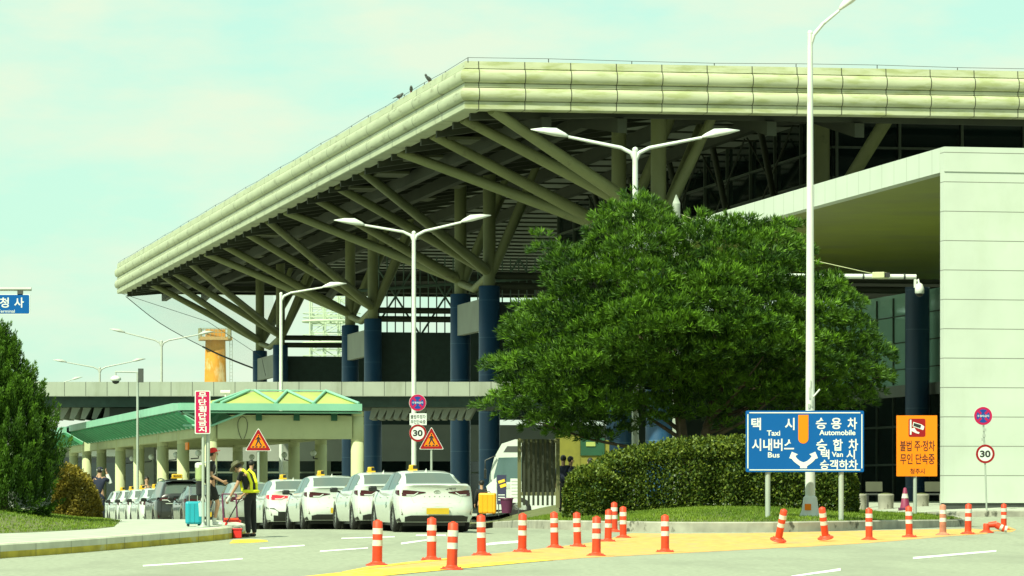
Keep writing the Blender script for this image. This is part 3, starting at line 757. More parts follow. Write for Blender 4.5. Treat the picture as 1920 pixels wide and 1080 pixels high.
for a, b in (((-1.05, -.7, fz-.2), (.0, -.4, 3.64)), ((.0, -.4, 3.64), (1.2, -.7, fz-.2)), ((-.9, .9, 3.66), (.0, -.4, 3.64))): q.tube([a, b], .045, 6)
q.build('eave_bar', M_teal, sh)
for v in (1.75, 3.15, 4.55):
    q = MB(); q.box((v, -.24, 3.98), (.22, .12, .3)); q.build('bracket', M_green, sh)
q = MB()
q.tube([(1.15+.17*math.sin(t_)*(1-.35*math.cos(t_)), -.26, 3.55-.42*math.cos(t_)) for t_ in [R(a) for a in range(15, 346, 15)]], .012, 5); q.build('cable_loop', M_black, sh)
q = MB(); q.box((-.25, 5.6, 2.95), (.06, .9, .28)); q.build('notice_plate', M_orng, sh)
# globe lamps on the shelter's columns
GL = [(5.05, 8.6, 'white globe lamp by the right end column of the shelter'), (4.95, 16.3, 'white globe lamp on the second column from the shelter front'), (4.9, 26.5, 'white globe lamp on the third column back under the front beam'),
      (.55, 8.9, 'white globe lamp just behind the crimson no-crossing sign'), (.5, 16.6, 'white globe lamp left of the crimson sign post'), (.5, 26.8, 'white globe lamp between the two nearest left columns'), (.5, 35.6, 'white globe lamp farthest along the left row of columns')]
for i, (v, u, lab) in enumerate(GL):
    b = S0+VV*v+UU*u; o = thing('globe_lamp', lab, 'lamp', (b.x, b.y, 2.72), BX, 'globe lamps under the shelter')
    q = MB(); q.ball((0, 0, 0), .125, 14); q.build('globe', M_swht, o)
    q = MB(); q.tube([(.0, 0, -.11), (.0, 0, -.2), (.2 if v > 2 else -.25, .3, -.22)], .025, 6); q.build('bracket', M_black, o)
# ------------------------------------------------------------------ street lamps
def lamp_head(q, a, d, ln):
    """flat cobra-head lantern at a, pointing along d"""
    d = d.normalized(); y = UP.cross(d).normalized(); z = d.cross(y)
    prof_ = [(0, .05, .05), (.10*ln, .10*ln, .09*ln), (.35*ln, .19*ln, .17*ln), (.68*ln, .16*ln, .12*ln), (ln, .03, .02)]
    vs = []; n = 8
    for (x, w, h) in prof_:
        for k in range(n):
            t = 2*math.pi*k/n; hz = h*math.sin(t); vs.append(a+d*x+y*(w*math.cos(t))+z*(hz if hz > 0 else hz*.3))
    q.add(vs, [(i*n+k, i*n+(k+1) % n, (i+1)*n+(k+1) % n, (i+1)*n+k) for i in range(4) for k in range(n)]+[tuple(range(n))[::-1], tuple(range(4*n, 5*n))], True)
def street_lamp(label, px, top, base, s, arms, r0=.10, r1=.06, m=None, head=.75, group='street lamps'):
    """arms: list of (tip px, tip py, metres nearer than the pole)"""
    m = m or M_polew
    b = P(px, top, s); zb_ = gz(b.x, b.y) if base is None else base
    o = thing('street_lamp', label, 'street lamp', (b.x, b.y, zb_), 0, group)
    h = b.z-zb_
    q = MB(); q.tube([(0, 0, 0), (0, 0, h*.5), (0, 0, h)], [r0, lerp(r0, r1, .5), r1], 12); q.lathe((0, 0, 0), [(r0*2.2, 0), (r0*2.2, .04), (r0*1.3, .3), (r0*.9, .45)], 12); q.ball((0, 0, h), r1*1.15, 8); q.build('pole', m, o)
    for (tx, ty, near) in arms:
        tp = P(tx, ty, s)-Vector((b.x, b.y, zb_)); tp.y -= near
        st = Vector((0, 0, h-.35)); d = (tp-Vector((0, 0, h))).normalized()
        k = Vector((0, 0, h-.02))+d*.45
        tail = tp-d*head
        q = MB(); q.tube([st, Vector((0, 0, h-.12))+d*.12, k, tail], [r1*.85, r1*.8, r1*.7, r1*.55], 8); q.build('arm', m, o)
        q = MB(); lamp_head(q, tail, d, head); q.build('lantern', m, o)
    return o
M_lampf = mat('lamp_grey', (.40, .43, .38), .5, var=.05)
street_lamp('tall white double-arm street lamp carrying the round no-parking and 30 signs', 776, 437, 0, 45, [(626, 413, 0), (921, 404, 0)], .115, .085, head=1.3)
street_lamp('tall white double-arm street lamp rising out of the big pine tree', 1191, 281, .3, 60, [(995, 243, 0), (1387, 245, 0)], .12, .085, head=1.2)
street_lamp('white single-arm street lamp rising behind the yellow roof of the taxi shelter', 527, 551, 0, 42, [(650, 532, 0)], .10, .07, head=1.1)
street_lamp('grey double-arm street lamp beside the orange tower beyond the elevated road', 303, 640, 0, 30, [(205, 617, 0), (402, 622, 0)], .10, .07, M_lampf, 1.0)
street_lamp('grey double-arm street lamp over the left end of the elevated road', 187, 690, 0, 26, [(99, 675, 0), (273, 673, 0)], .10, .07, M_lampf, 1.0)
street_lamp('farthest street lamp, only one lantern showing over the left parapet', 98, 722, 0, 20, [(155, 707, 0), (42, 707, 0)], .10, .07, M_lampf, 1.1)
# big lamp in front with its base housing
o = street_lamp('tallest white street lamp behind the blue direction sign, its arm leaving the top right', 1519, 62, isl_h(P(1519, 955, 70).x, 100)-.02, 70, [(1640, -32, 0)], .14, .07, head=1.2)
q = MB(); q.tube([(0, 0, 0), (0, 0, .55), (0, 0, .62)], [.34, .24, .15], 4); q.build('base_housing', M_polew, o)
q = MB(); q.box((-.08, -.27, .3), (.17, .02, .17)); q.build('orange_plate', M_orng, o)
q = MB(); q.tube([(.08, -.1, 3.25), (.25, -.12, 3.45)], .025, 6); q.build('bracket', M_polew, o)
q = MB()
for (x, z, sx, sz) in ((-.02, 3.35, .05, .3), (.03, 3.1, .04, .22), (-.04, 3.0, .06, .12), (.0, 3.6, .03, .18), (.02, 2.7, .05, .08)): q.box((x, -.137, z), (sx, .012, sz), 0)
q.build('torn_sticker', M_lampf, o)

# ------------------------------------------------------------------ camera mast and small cameras
b = P(1268, 918, 56); zb_ = .3
o = thing('camera_mast', 'grey concrete mast above the pine with a long white arm carrying traffic cameras', 'camera mast', (b.x, b.y, zb_))
def rel(px, py, s=56): return P(px, py, s)-Vector((b.x, b.y, zb_))
tp = rel(1268, 382)
q = MB(); q.tube([(0, 0, 0), (0, 0, tp.z)], .18, 4); q.tube([(0, 0, tp.z), (0, 0, tp.z+.3)], [.18, .02], 4); q.build('mast', mat('mast_concrete', (.27, .30, .25), .8, var=.2), o)
a0, a1 = rel(1268, 517), rel(1716, 520); a0.y = a1.y = -.3
q = MB(); q.tube([a0, a1], .085, 10); q.build('arm', M_polew, o)
for px in (1617, 1694): q = MB(); c = rel(px, 519.5); q.tube([c+Vector((-.03, -.3, 0)), c+Vector((.03, -.3, 0))], .1, 10); q.build('clamp', M_dark, o)
q = MB(); c = rel(1650, 518); q.box((c.x, -.4, c.z), (.42, .8, .2), R(-20), bev=.02); cam_b = q.build('box_camera', M_cream, o)
q = MB(); q.box((c.x+.16, -.79, c.z), (.2, .03, .15), R(-20)); l_ = q.build('lens', M_black, cam_b)
c = rel(1722, 545); j = rel(1714, 532)
q = MB(); q.box((j.x, -.3, j.z), (.08, .1, .3)); q.tube([(j.x, -.3, j.z), (c.x-.05, -.35, j.z+.12), (c.x, -.35, c.z+.12)], .04, 8); q.build('camera_bracket', M_white, o)
q = MB(); q.lathe((c.x, -.35, c.z), [(.03, .24), (.10, .2), (.155, .05), (.155, -.1), (.13, -.12)], 14); dm = q.build('dome_camera', M_white, o)
q = MB(); q.lathe((c.x, -.35, c.z), [(.125, -.12), (.10, -.19), (.03, -.215)], 12); q.build('dome_lens', M_black, dm)
q = MB(); q.tube([rel(1272, 400), rel(1400, 447)+Vector((0, 0, -.1)), rel(1520, 487), rel(1640, 514)], .014, 5); q.build('stay_wire', M_cream, o)
b = P(258, 918, 47)
o = thing('camera_post', 'thin grey post with a hanging dome camera left of the shelter roof', 'camera post', (b.x, b.y, -.2))
def rel2(px, py): return P(px, py, 47)-Vector((b.x, b.y, -.2))
q = MB(); q.tube([(0, 0, 0), rel2(258, 698)], .05, 8); q.tube([rel2(258, 698), rel2(216, 697)], .035, 6); q.tube([rel2(217, 697), rel2(217, 706)], .03, 6); q.build('post', M_steel, o)
c = rel2(217, 712)
q = MB(); q.lathe(c, [(.06, .16), (.2, .09), (.22, 0), (.16, -.05)], 14); dm = q.build('dome_camera', M_white, o)
q = MB(); q.lathe(c, [(.15, -.05), (.13, -.12), (.05, -.17)], 12); q.build('dome_lens', M_black, dm)
c = rel2(264, 704); q = MB(); q.box(c, (.2, .2, .55)); q.build('control_box', M_dark, o)
b = P(423, 757, 50)
o = thing('security_camera', 'small white bullet camera on a stub post on the shelter roof', 'camera', tuple(b))
q = MB(); q.tube([(0, 0, -.3), (0, 0, .38)], .035, 8); q.build('post', M_swht, o)
q = MB(); q.box((0, 0, .45), (.38, .16, .11), bev=.02); q.build('housing', M_swht, o)

# ------------------------------------------------------------------ signs
def plate(q, x0, x1, z0, z1, y, t=.03, r=.05, n=5):
    pts = []
    for (cx, cz, a) in ((x1-r, z1-r, 0), (x0+r, z1-r, 90), (x0+r, z0+r, 180), (x1-r, z0+r, 270)):
        for k in range(n+1): t_ = R(a+90*k/n); pts.append((cx+r*math.cos(t_), y, cz+r*math.sin(t_)))
    q.prism(pts, (0, -t, 0))
def disc(q, c, r, t=.006, n=36): q.prism([(c[0]+r*math.cos(2*math.pi*k/n), c[1], c[2]+r*math.sin(2*math.pi*k/n)) for k in range(n)], (0, -t, 0))
def ring(q, c, r0, r1, t=.004, n=40):
    for k in range(n):
        a, b_ = 2*math.pi*k/n, 2*math.pi*(k+1)/n
        pa = [(c[0]+r*math.cos(a_), c[1], c[2]+r*math.sin(a_)) for (r, a_) in ((r0, a), (r1, a), (r1, b_), (r0, b_))]
        q.add([(x, y-t, z) for (x, y, z) in pa], [(0, 1, 2, 3)])
# blue direction sign
s = 71.0; b = P(1509, 918, s); gz0 = isl_h(b.x, b.y)
o = thing('direction_sign', 'large blue road sign with a white forked arrow sorting taxis, buses and cars', 'road sign', (b.x, b.y, gz0), R(1.5))
def bs(px, py): return Vector(((px-1509)/s, 0, EYE+(HOR-py)/s-gz0))
for px in (1440, 1578):
    q = MB(); c = bs(px, 880); q.tube([(c.x, .09, -.3), (c.x, .09, c.z+.9)], .07, 10); q.build('post', M_steel, o)
A, B = bs(1398, 885), bs(1620, 770)
q = MB(); plate(q, A.x, B.x, A.z, B.z, .02, .04, .04); q.build('panel', M_sblue, o)
q = MB(); z0, z1, x0, x1, w = A.z+.055, B.z-.055, A.x+.055, B.x-.055, .028
for c, sz in ((((x0+x1)/2, -.024, z0), (x1-x0-.08, .006, w)), (((x0+x1)/2, -.024, z1), (x1-x0-.08, .006, w)), ((x0, -.024, (z0+z1)/2), (w, .006, z1-z0-.08)), ((x1, -.024, (z0+z1)/2), (w, .006, z1-z0-.08))): q.box(c, sz)
q.build('border', M_swht, o)
q = MB()
Y0 = Vector((0, -.0215, 0))
def tx(s_, px, py, hp, wp, bold=.02): text_mb(q, s_, hp/s, bs(px, py)+Y0, width=wp/s, bold=bold, depth=.004)
tx('택', 1417.5, 795, 23, 18); tx('시', 1480.5, 795, 23, 18); tx('승', 1539.5, 794, 21, 20); tx('용', 1568, 794, 21, 19); tx('차', 1598, 794, 22, 18)
tx('Taxi', 1450, 812, 10, 25); tx('Automobile', 1570, 811, 10, 68)
tx('시내버스', 1449, 834, 23, 79); tx('승', 1540.5, 834, 22, 20); tx('합', 1571, 834, 22, 18); tx('차', 1600, 834, 22, 18)
tx('Bus', 1450.5, 853, 10, 22); tx('Van', 1570, 852, 9.5, 21); tx('택', 1547, 852, 18, 16); tx('시', 1595, 852, 18, 16); tx('승객하차', 1573, 871, 18, 71)
q.build('lettering', M_swht, o)
q = MB(); pts = [bs(1496.5, 778), bs(1515.5, 778), bs(1515.5, 822)]+[bs(1506+9.5*math.cos(a), 822+9.5*math.sin(a)) for a in [R(15*k) for k in range(1, 12)]]+[bs(1496.5, 822)]
q.prism([p+Y0 for p in pts], (0, -.005, 0)); q.build('divider_mark', M_orng, o)
q = MB()
def arrow(sg):
    cl = [(1506.5+sg*x, y) for (x, y) in ((0, 877), (1, 871), (6, 867), (12, 863), (17, 858))]
    return [bs(1506.5+sg*x, y)+Y0 for (x, y) in ((-.1, 878), (6.3, 878), (6.6, 874), (13, 869.5), (19, 864.5), (22, 860.5), (27, 859), (22, 847), (10.5, 852), (15.5, 855), (12, 860), (6.5, 864.5), (-.1, 867))]
for sg in (1, -1): q.prism(arrow(sg), (0, -.005, 0))
q.build('arrow', M_swht, o)
# orange camera-enforcement sign
s = 64.0; b = P(1719, 918, s); gz0 = isl_h(b.x, b.y)-.05
o = thing('warning_sign', 'tall orange enforcement sign with a red camera pictogram', 'sign', (b.x, b.y, gz0), R(-4))
def bs(px, py): return Vector(((px-1721)/s, 0, EYE+(HOR-py)/s-gz0))
A, B = bs(1683, 893), bs(1759, 779)
q = MB(); q.tube([(-.05, .07, -.3), (-.05, .07, B.z-.1)], .055, 10); q.build('post', M_steel, o)
q = MB(); plate(q, A.x, B.x, A.z, B.z, .02, .04, .01); q.build('panel', M_orng, o)
q = MB(); C_, D_ = bs(1705.5, 819), bs(1737, 785); plate(q, C_.x, D_.x, C_.z, D_.z, -.0205, .004, .05); q.build('red_square', M_red, o)
q = MB(); Y1 = Vector((0, -.025, 0))
def wpoly(pp, m_): 
    z_ = MB(); z_.prism([bs(*p)+Y1 for p in pp], (0, -.004, 0)); return z_
q.prism([bs(*p)+Y1 for p in ((1708, 787), (1711, 787), (1711, 815), (1708, 815))], (0, -.004, 0))
q.prism([bs(*p)+Y1 for p in ((1714.5, 791), (1730, 796), (1735, 800), (1733, 806.5), (1713, 799.5))], (0, -.004, 0))
q.prism([bs(*p)+Y1 for p in ((1711, 804), (1716, 801.5), (1721, 809), (1726, 810.5), (1725, 813.5), (1719, 812), (1711, 808))], (0, -.004, 0))
q.build('pictogram', M_swht, o)
q = MB(); Y2 = Vector((0, -.0295, 0)); q.prism([bs(*p)+Y2 for p in ((1715.5, 792.8), (1729, 797), (1727.5, 803), (1714.5, 798.5))], (0, -.003, 0)); q.build('pictogram', M_black, o)
q = MB()
def tx(s_, px, py, hp, wp, bold=.03): text_mb(q, s_, hp/s, bs(px, py)+Y0, width=wp/s, bold=bold, depth=.004)
tx('불법 주·정차', 1722, 836, 20, 65, .012); tx('무인 단속중', 1722, 860.5, 20, 64, .012)
tx('청주시', 1722, 883.5, 10.5, 27, .01)
q.build('lettering', mat('sign_dark_red', (.055, .006, .004), .5), o)
# round signs
def round30(o, c, r):
    q = MB(); disc(q, (c.x, c.y, c.z), r, .02); d_ = q.build('speed_disc', M_swht, o)
    q = MB(); ring(q, (c.x, c.y-.02, c.z), r*.76, r*.99); q.build('red_rim', M_red, d_)
    q = MB(); text_mb(q, '30', r*.72, Vector((c.x, c.y-.0215, c.z)), width=r*1.10, bold=.035, depth=.004); q.build('number', M_black, d_)
def nostop(o, c, r, squeeze=1):
    q = MB(); disc(q, (c.x, c.y, c.z), r, .02); d_ = q.build('no_parking_disc', M_swht, o)
    q = MB(); disc(q, (c.x, c.y-.0205, c.z), r*.97, .003); q.build('red_rim', M_pink, d_)
    q = MB(); disc(q, (c.x, c.y-.0245, c.z), r*.72, .003); q.build('blue_field', M_dblue, d_)
    q = MB(); text_mb(q, '주정차금지', r*.24, Vector((c.x, c.y-.028, c.z)), width=r*1.25, bold=.02, depth=.003); q.build('lettering', M_swht, d_)
    a = Vector((-.52*r, 0, .52*r)); q = MB()
    for sg in (1, -1):
        n_ = Vector((.09*r, 0, sg*.09*r)); e_ = Vector((.5*r, 0, -sg*.5*r)); k = Vector((c.x, c.y-.0278, c.z))
        for (u0, u1) in ((-1, -.42), (.42, 1)): q.quad(k+e_*u0-n_, k+e_*u1-n_, k+e_*u1+n_, k+e_*u0+n_)
    q.build('red_bar', M_pink, d_)
s = 59.3; b = P(1850, 918, s); gz0 = gz(b.x, b.y)+.19
o = thing('post_sign', 'leaning thin post with round no-parking and 30 signs before the white wall', 'road sign', (b.x, b.y, gz0), 0)
def bs(px, py): return Vector(((px-1850)/s, 0, EYE+(HOR-py)/s-gz0))
q = MB(); q.tube([bs(1850, 958)*1, bs(1846.5, 850), bs(1843, 775)], .028, 8); q.build('post', M_steel, o)
nostop(o, bs(1843, 780)+Vector((0, -.03, 0)), 17.5/s)
round30(o, bs(1847, 851)+Vector((0, -.03, 0)), 17.8/s)
q = MB()
for (px, py) in ((1846, 806), (1845, 817), (1843.5, 824)): c = bs(px, py); q.box((c.x, -.01, c.z), (.1, .05, .09), R(20))
q.build('bracket', M_lampf, o)
# signs fixed to the lamp with the two arms
s = 46.0; b = P(783, 918, s)
def bs(px, py): return Vector(((px-783)/s, 0, EYE+(HOR-py)/s))
o = thing('no_parking_sign', 'round blue and red no-parking sign topmost on the lamp post', 'road sign', (b.x, b.y, 0), 0); nostop(o, bs(783, 755), 16/s)
o = thing('text_sign', 'small white plate with two lines of black text on the lamp post', 'sign', (b.x, b.y, 0), 0)
q = MB(); A, B = bs(768, 797), bs(800, 775); plate(q, A.x, B.x, A.z, B.z, .0, .02, .01); q.build('panel', M_swht, o)
q = MB(); c = bs(784, 781.5)+Vector((0, -.0215, 0)); text_mb(q, '불법주정차', 7.5/s, c, width=28/s, bold=.01); c = bs(784, 791)+Vector((0, -.0215, 0)); text_mb(q, '무인단속중', 7.5/s, c, width=28/s, bold=.01); q.build('lettering', M_black, o)
o = thing('speed_sign', 'round white 30 sign with red rim on the lamp post above the taxis', 'road sign', (b.x, b.y, 0), 0); round30(o, bs(783.5, 812), 16.3/s)
# triangular crossing signs
def triangle(label, px, top, base, half, s, pole_to):
    b = P(px, 918, s); g0 = gz(b.x, b.y); o = thing('crossing_sign', label, 'road sign', (b.x, b.y, g0), 0, 'crossing warning signs')
    def bs(x, y): return Vector(((x-px)/s, 0, EYE+(HOR-y)/s-g0))
    q = MB(); q.tube([(0, .05, 0), bs(px, top+8)+Vector((0, .05, 0))], .04, 8); q.build('post', M_steel, o)
    def tri(k, y, t, m, nm):
        c = bs(px, top+(base-top)*.64); r_ = .10*k; pts = [bs(px, top), bs(px+half, base), bs(px-half, base)]
        pts = [c+(p-c)*k for p in pts]; out_ = []
        for i in range(3):
            a, p, n_ = pts[i-1], pts[i], pts[(i+1) % 3]; d0 = (a-p).normalized()*.05; d1 = (n_-p).normalized()*.05
            out_ += [p+d0, p+(d0+d1)*.25, p+d1]
        q = MB(); q.prism([p+Vector((0, y, 0)) for p in out_], (0, -t, 0)); q.build(nm, m, o)
    tri(1.04, .02, .03, M_swht, 'panel'); tri(.98, -.0105, .003, M_red, 'red_border'); tri(.66, -.014, .003, M_orng, 'orange_field')
    q = MB(); h = (base-top); Y3 = Vector((0, -.0175, 0))
    def pt(x, y): return bs(px+x*h, top+y*h)+Y3
    def pol(*pp): q.prism([pt(*p) for p in pp], (0, -.003, 0))
    q.prism([pt(.0+.035*math.cos(R(a)), .33+.04*math.sin(R(a))) for a in range(0, 360, 40)], (0, -.003, 0))
    pol((-.04, .38), (.04, .38), (.07, .60), (-.07, .60)); pol((.03, .39), (.13, .50), (.11, .53), (.02, .45)); pol((-.03, .39), (-.14, .50), (-.12, .53), (-.02, .45))
    pol((-.07, .60), (.0, .60), (-.09, .78), (-.15, .78)); pol((.0, .60), (.07, .60), (.17, .76), (.11, .79))
    for x in (-.27, -.12, .05, .2): pol((x, .80), (x+.1, .80), (x+.08, .86), (x-.02, .86))
    q.build('walking_figure', M_black, o)
triangle('red and orange triangular crossing sign in front of the shelter beam', 484.5, 803, 845, 24, 60, None)
triangle('red and orange triangular crossing sign overlapping the 30 sign above the first taxi', 809, 801, 842, 22.5, 53, None)
# crimson no-crossing sign on the pavement
b = G(385, 988, KH); s = F/b.y; gz0 = b.z
o = thing('no_crossing_sign', 'tall narrow crimson sign with white vertical lettering on twin posts', 'sign', tuple(b), 0)
def bs(px, py): return Vector(((px-385)/s, 0, EYE+(HOR-py)/s-gz0))
q = MB(); c = bs(380.5, 0); q.tube([(c.x, .05, 0), (c.x, .05, bs(0, 745).z)], .032, 8); q.lathe((c.x, .05, 0), [(.16, 0), (.16, .02), (.05, .03), (.03, .1)], 10); q.build('post', M_steel, o)
q = MB(); c = bs(389, 0); q.tube([(c.x, .14, 0), (c.x, .14, bs(0, 760).z)], .045, 8); q.build('post', M_steel, o)
A, B = bs(365.5, 813.5), bs(394.5, 732.5)
q = MB(); plate(q, A.x, B.x, A.z, B.z, .0, .03, .03); q.build('panel', M_swht, o)
q = MB(); plate(q, A.x+.02, B.x-.02, A.z+.02, B.z-.02, -.0305, .004, .02); q.build('crimson_field', M_pink, o)
q = MB()
for i, ch in enumerate('무단횡단금지'): text_mb(q, ch, 11.5/s, bs(380, 741.5+i*12.7)+Vector((0, -.036, 0)), width=15/s, bold=.025)
q.build('lettering', M_swht, o)
# terminal sign hanging from an arm at the left edge
s = 75.0; b = P(-170, 918, s); gz0 = gz(b.x, b.y)+.3
o = thing('terminal_sign', 'blue hanging direction sign for the terminal at the left edge', 'road sign', (b.x, b.y, gz0), 0)
def bs(px, py): return Vector(((px+170)/s, 0, EYE+(HOR-py)/s-gz0))
q = MB(); q.tube([(0, 0, 0), bs(-170, 530)], [.13, .1], 12); q.build('pole', M_steel, o)
q = MB(); q.tube([bs(-170, 542), bs(59, 542)], .05, 10); q.build('arm', M_steel, o)
q = MB(); c = bs(38, 549); q.box((c.x, 0, c.z), (.14, .06, .12)); c = bs(-60, 549); q.box((c.x, 0, c.z), (.14, .06, .12)); q.build('hanger', M_dark, o)
A, B = bs(-100, 589.5), bs(56.5, 551.5)
q = MB(); plate(q, A.x, B.x, A.z, B.z, .02, .05, .03); q.build('panel', M_swht, o)
q = MB(); plate(q, A.x+.02, B.x-.02, A.z+.02, B.z-.02, -.0305, .004, .03); q.build('blue_field', M_sblue, o)
q = MB()
for ch, px, hp, wp in (('청', 8.5, 19, 17), ('사', 36, 19, 18)): text_mb(q, ch, hp/s, bs(px, 567.5)+Vector((0, -.036, 0)), width=wp/s, bold=.02)
text_mb(q, 'Terminal', 5.5/s, bs(12, 583.5)+Vector((0, -.036, 0)), width=32/s, bold=.01)
q.build('lettering', M_swht, o)

# ------------------------------------------------------------------ delineator posts
M_rust = mat('faded_post', (.42, .16, .10), .7, var=.25, scale=6)
def lane_post(faded=False):
    o = thing('lane_post', '', 'traffic post', (0, 0, 0), 0, 'red and white lane posts on the painted island')
    body = M_rust if faded else M_rost
    q = MB(); q.lathe((0, 0, 0), [(.195, 0), (.195, .014), (.15, .035), (.10, .055), (.088, .075)], 16)
    for k in range(4): a = R(45+90*k); q.lathe((.155*math.cos(a), .155*math.sin(a), .026), [(.018, 0), (.018, .02), (.006, .026)], 6)
    q.build('base', body, o)
    q = MB(); q.lathe((0, 0, 0), [(.086, .07), (.084, .30), (.086, .31), (.082, .74), (.07, .755), (.04, .76), (.035, .775), (.001, .78)], 18); q.build('body', body, o)
    for z0, z1 in ((.335, .435), (.535, .635)):
        q = MB(); q.lathe((0, 0, 0), [(.0885, z0), (.0865, z1)], 18); q.build('white_band', M_refl, o)
    return o
posts = [(707, 1062, 'leftmost lane post, standing alone at the tip of the yellow paint'), (809, 1052, 'second lane post from the left, on the far edge of the yellow paint'), (847, 1070, 'nearest lane post of all, lowest in the picture'),
         (903, 1043, 'lane post right of the first taxi, before the yellow suitcase'), (979, 1037, 'lane post on the far edge of the paint, before the wooden screen'), (1040, 1029, 'slim lane post left of a pair, before the left end of the hedge'),
         (1083, 1027, 'lane post just left of the single post on the near edge of the paint'), (1118, 1044, 'worn lane post alone on the near paint edge, left of the middle cluster'), (1140, 1017, 'left front lane post of the middle cluster of three'),
         (1152, 999, 'rearmost lane post, half hidden in the middle cluster by the kerb'), (1168.5, 1010, 'right lane post of the middle cluster of three'), (1247, 1037, 'lane post alone in the middle of the near paint edge'),
         (1629.5, 1014, 'lane post with a mostly white upper half, right of the two tilted ones'), (1705, 1009, 'upright lane post below the orange enforcement sign'), (1768, 1005, ''), (1815, 1003, 'upright lane post between the faded post and the fallen one'), (1882, 995, 'last lane post on the far right, behind the fallen one')]
p0 = None
for i, (px, py, lab) in enumerate(posts):
    g = G(px, py-1.5)
    if px == 1768:
        o = lane_post(True); o.location = g; o['label'] = 'faded brownish lane post with dull bands, second upright left of the fallen one'; continue
    if p0 is None: p0 = lane_post(); o = p0; o.location = g; o['label'] = lab
    else: o = clone(p0, g, R(37*i), lab)
    random.seed(i); o.rotation_euler = (R(random.uniform(-1.5, 1.5)), R(random.uniform(-2.0, 2.0)), R(37*i))
for (px, py, ty, tx_, lab) in ((1459, 1019, 10, 17, 'lane post leaning right with its base torn up, left one of two'), (1548, 1015, -8, 14, 'lane post leaning left with its base torn up, right one of two')):
    o = clone(p0, G(px, py)+Vector((0, 0, .075)), 0, lab); o.rotation_euler = (R(tx_), R(ty), 0)
g = G(1857, 999)
o = thing('lane_post', 'broken lane post lying on its side, its torn stub still standing', 'traffic post', tuple(g), 0, 'red and white lane posts on the painted island')
q = MB(); q.lathe((-.1, 0, 0), [(.195, 0), (.195, .014), (.12, .05), (.088, .075)], 16); q.build('base', M_rost, o)
q = MB(); q.lathe((-.1, 0, 0), [(.086, .07), (.088, .2), (.075, .24)], 16); q.tube([(-.05, 0, .2), (.16, -.02, .22)], [.07, .085], 12); q.build('stub', M_rost, o)
q = MB(); q.tube([(.14, -.04, .2), (.24, -.06, .15)], .084, 12); q.tube([(.30, -.07, .12), (.36, -.08, .09)], .083, 12); q.build('body', M_rost, o)
q = MB(); q.tube([(.24, -.06, .15), (.30, -.07, .12)], .086, 12); q.tube([(.36, -.08, .10), (.42, -.09, .088)], .086, 12); q.build('white_band', M_refl, o)
# ------------------------------------------------------------------ cars
M_tyre = mat('tyre', (.012, .012, .012), .85, var=.1)
M_rim = mat('alloy_rim', (.42, .43, .40), .35, .8, var=.05)
M_tint = glass_mat('car_glass', (.13, .16, .13), .04, .9, metal=.55)
M_tint2 = glass_mat('car_side_glass', (.045, .06, .05), .03, 1.0, metal=.5)
M_tail = mat('tail_lamp', (.045, .006, .009), .2, var=.05)
M_taillit = mat('tail_lamp_lit', (.55, .01, .02), .2, var=.05, emit=((1, .03, .04), .8))
M_trim = mat('black_trim', (.012, .013, .012), .4, var=.1)
M_plate = mat('number_plate', (.50, .33, .012), .5, var=.06)
M_taxi = mat('taxi_lamp', (.60, .36, .012), .4, var=.05)
def paint(name, col, metal=0.0, rough=.28): return mat(name, col, rough, metal, var=.02, coat=.8)
PW = paint('white_car_paint', (.54, .58, .53)); PB = paint('black_car_paint', (.010, .011, .010)); PS = paint('silver_car_paint', (.30, .32, .27), .3)
KIND = {
 'sedan': dict(L=4.85, W=1.87, deck=[(-2.45, 1.09), (-2.36, 1.115), (-1.75, 1.14), (-1.3, 1.01), (-.3, .98), (.9, .97), (1.35, 1.0), (1.9, .92), (2.25, .80), (2.43, .66)],
    top=[(-2.45, 1.09), (-1.80, 1.145), (-.98, 1.425), (-.4, 1.475), (.1, 1.47), (.55, 1.42), (1.38, 1.0), (1.9, .92), (2.25, .80), (2.43, .66)], gh=(-1.80, 1.38), roof=(-.98, .55),
    xr=[(.15, -2.26), (.32, -2.36), (.42, -2.43), (.60, -2.43), (.72, -2.37), (.9, -2.33), (1.06, -2.36), (1.12, -2.40)], win=[(-1.45, 1.03), (-1.02, 1.33), (-.5, 1.40), (.1, 1.395), (.5, 1.34), (1.12, 1.0)]),
 'suv': dict(L=4.75, W=1.88, deck=[(-2.40, 1.10), (-1.3, 1.06), (.9, 1.05), (1.35, 1.1), (1.9, 1.02), (2.2, .9), (2.38, .76)],
    top=[(-2.40, 1.12), (-2.34, 1.2), (-2.05, 1.60), (-1.8, 1.66), (-.4, 1.70), (.1, 1.69), (.5, 1.63), (1.35, 1.1), (1.9, 1.02), (2.2, .9), (2.38, .76)], gh=(-2.36, 1.34), roof=(-2.02, .5),
    xr=[(.2, -2.22), (.35, -2.34), (.5, -2.40), (.7, -2.38), (.9, -2.35), (1.1, -2.38)], win=[(-2.05, 1.12), (-1.8, 1.5), (-.5, 1.60), (.1, 1.60), (.45, 1.54), (1.1, 1.1)])}
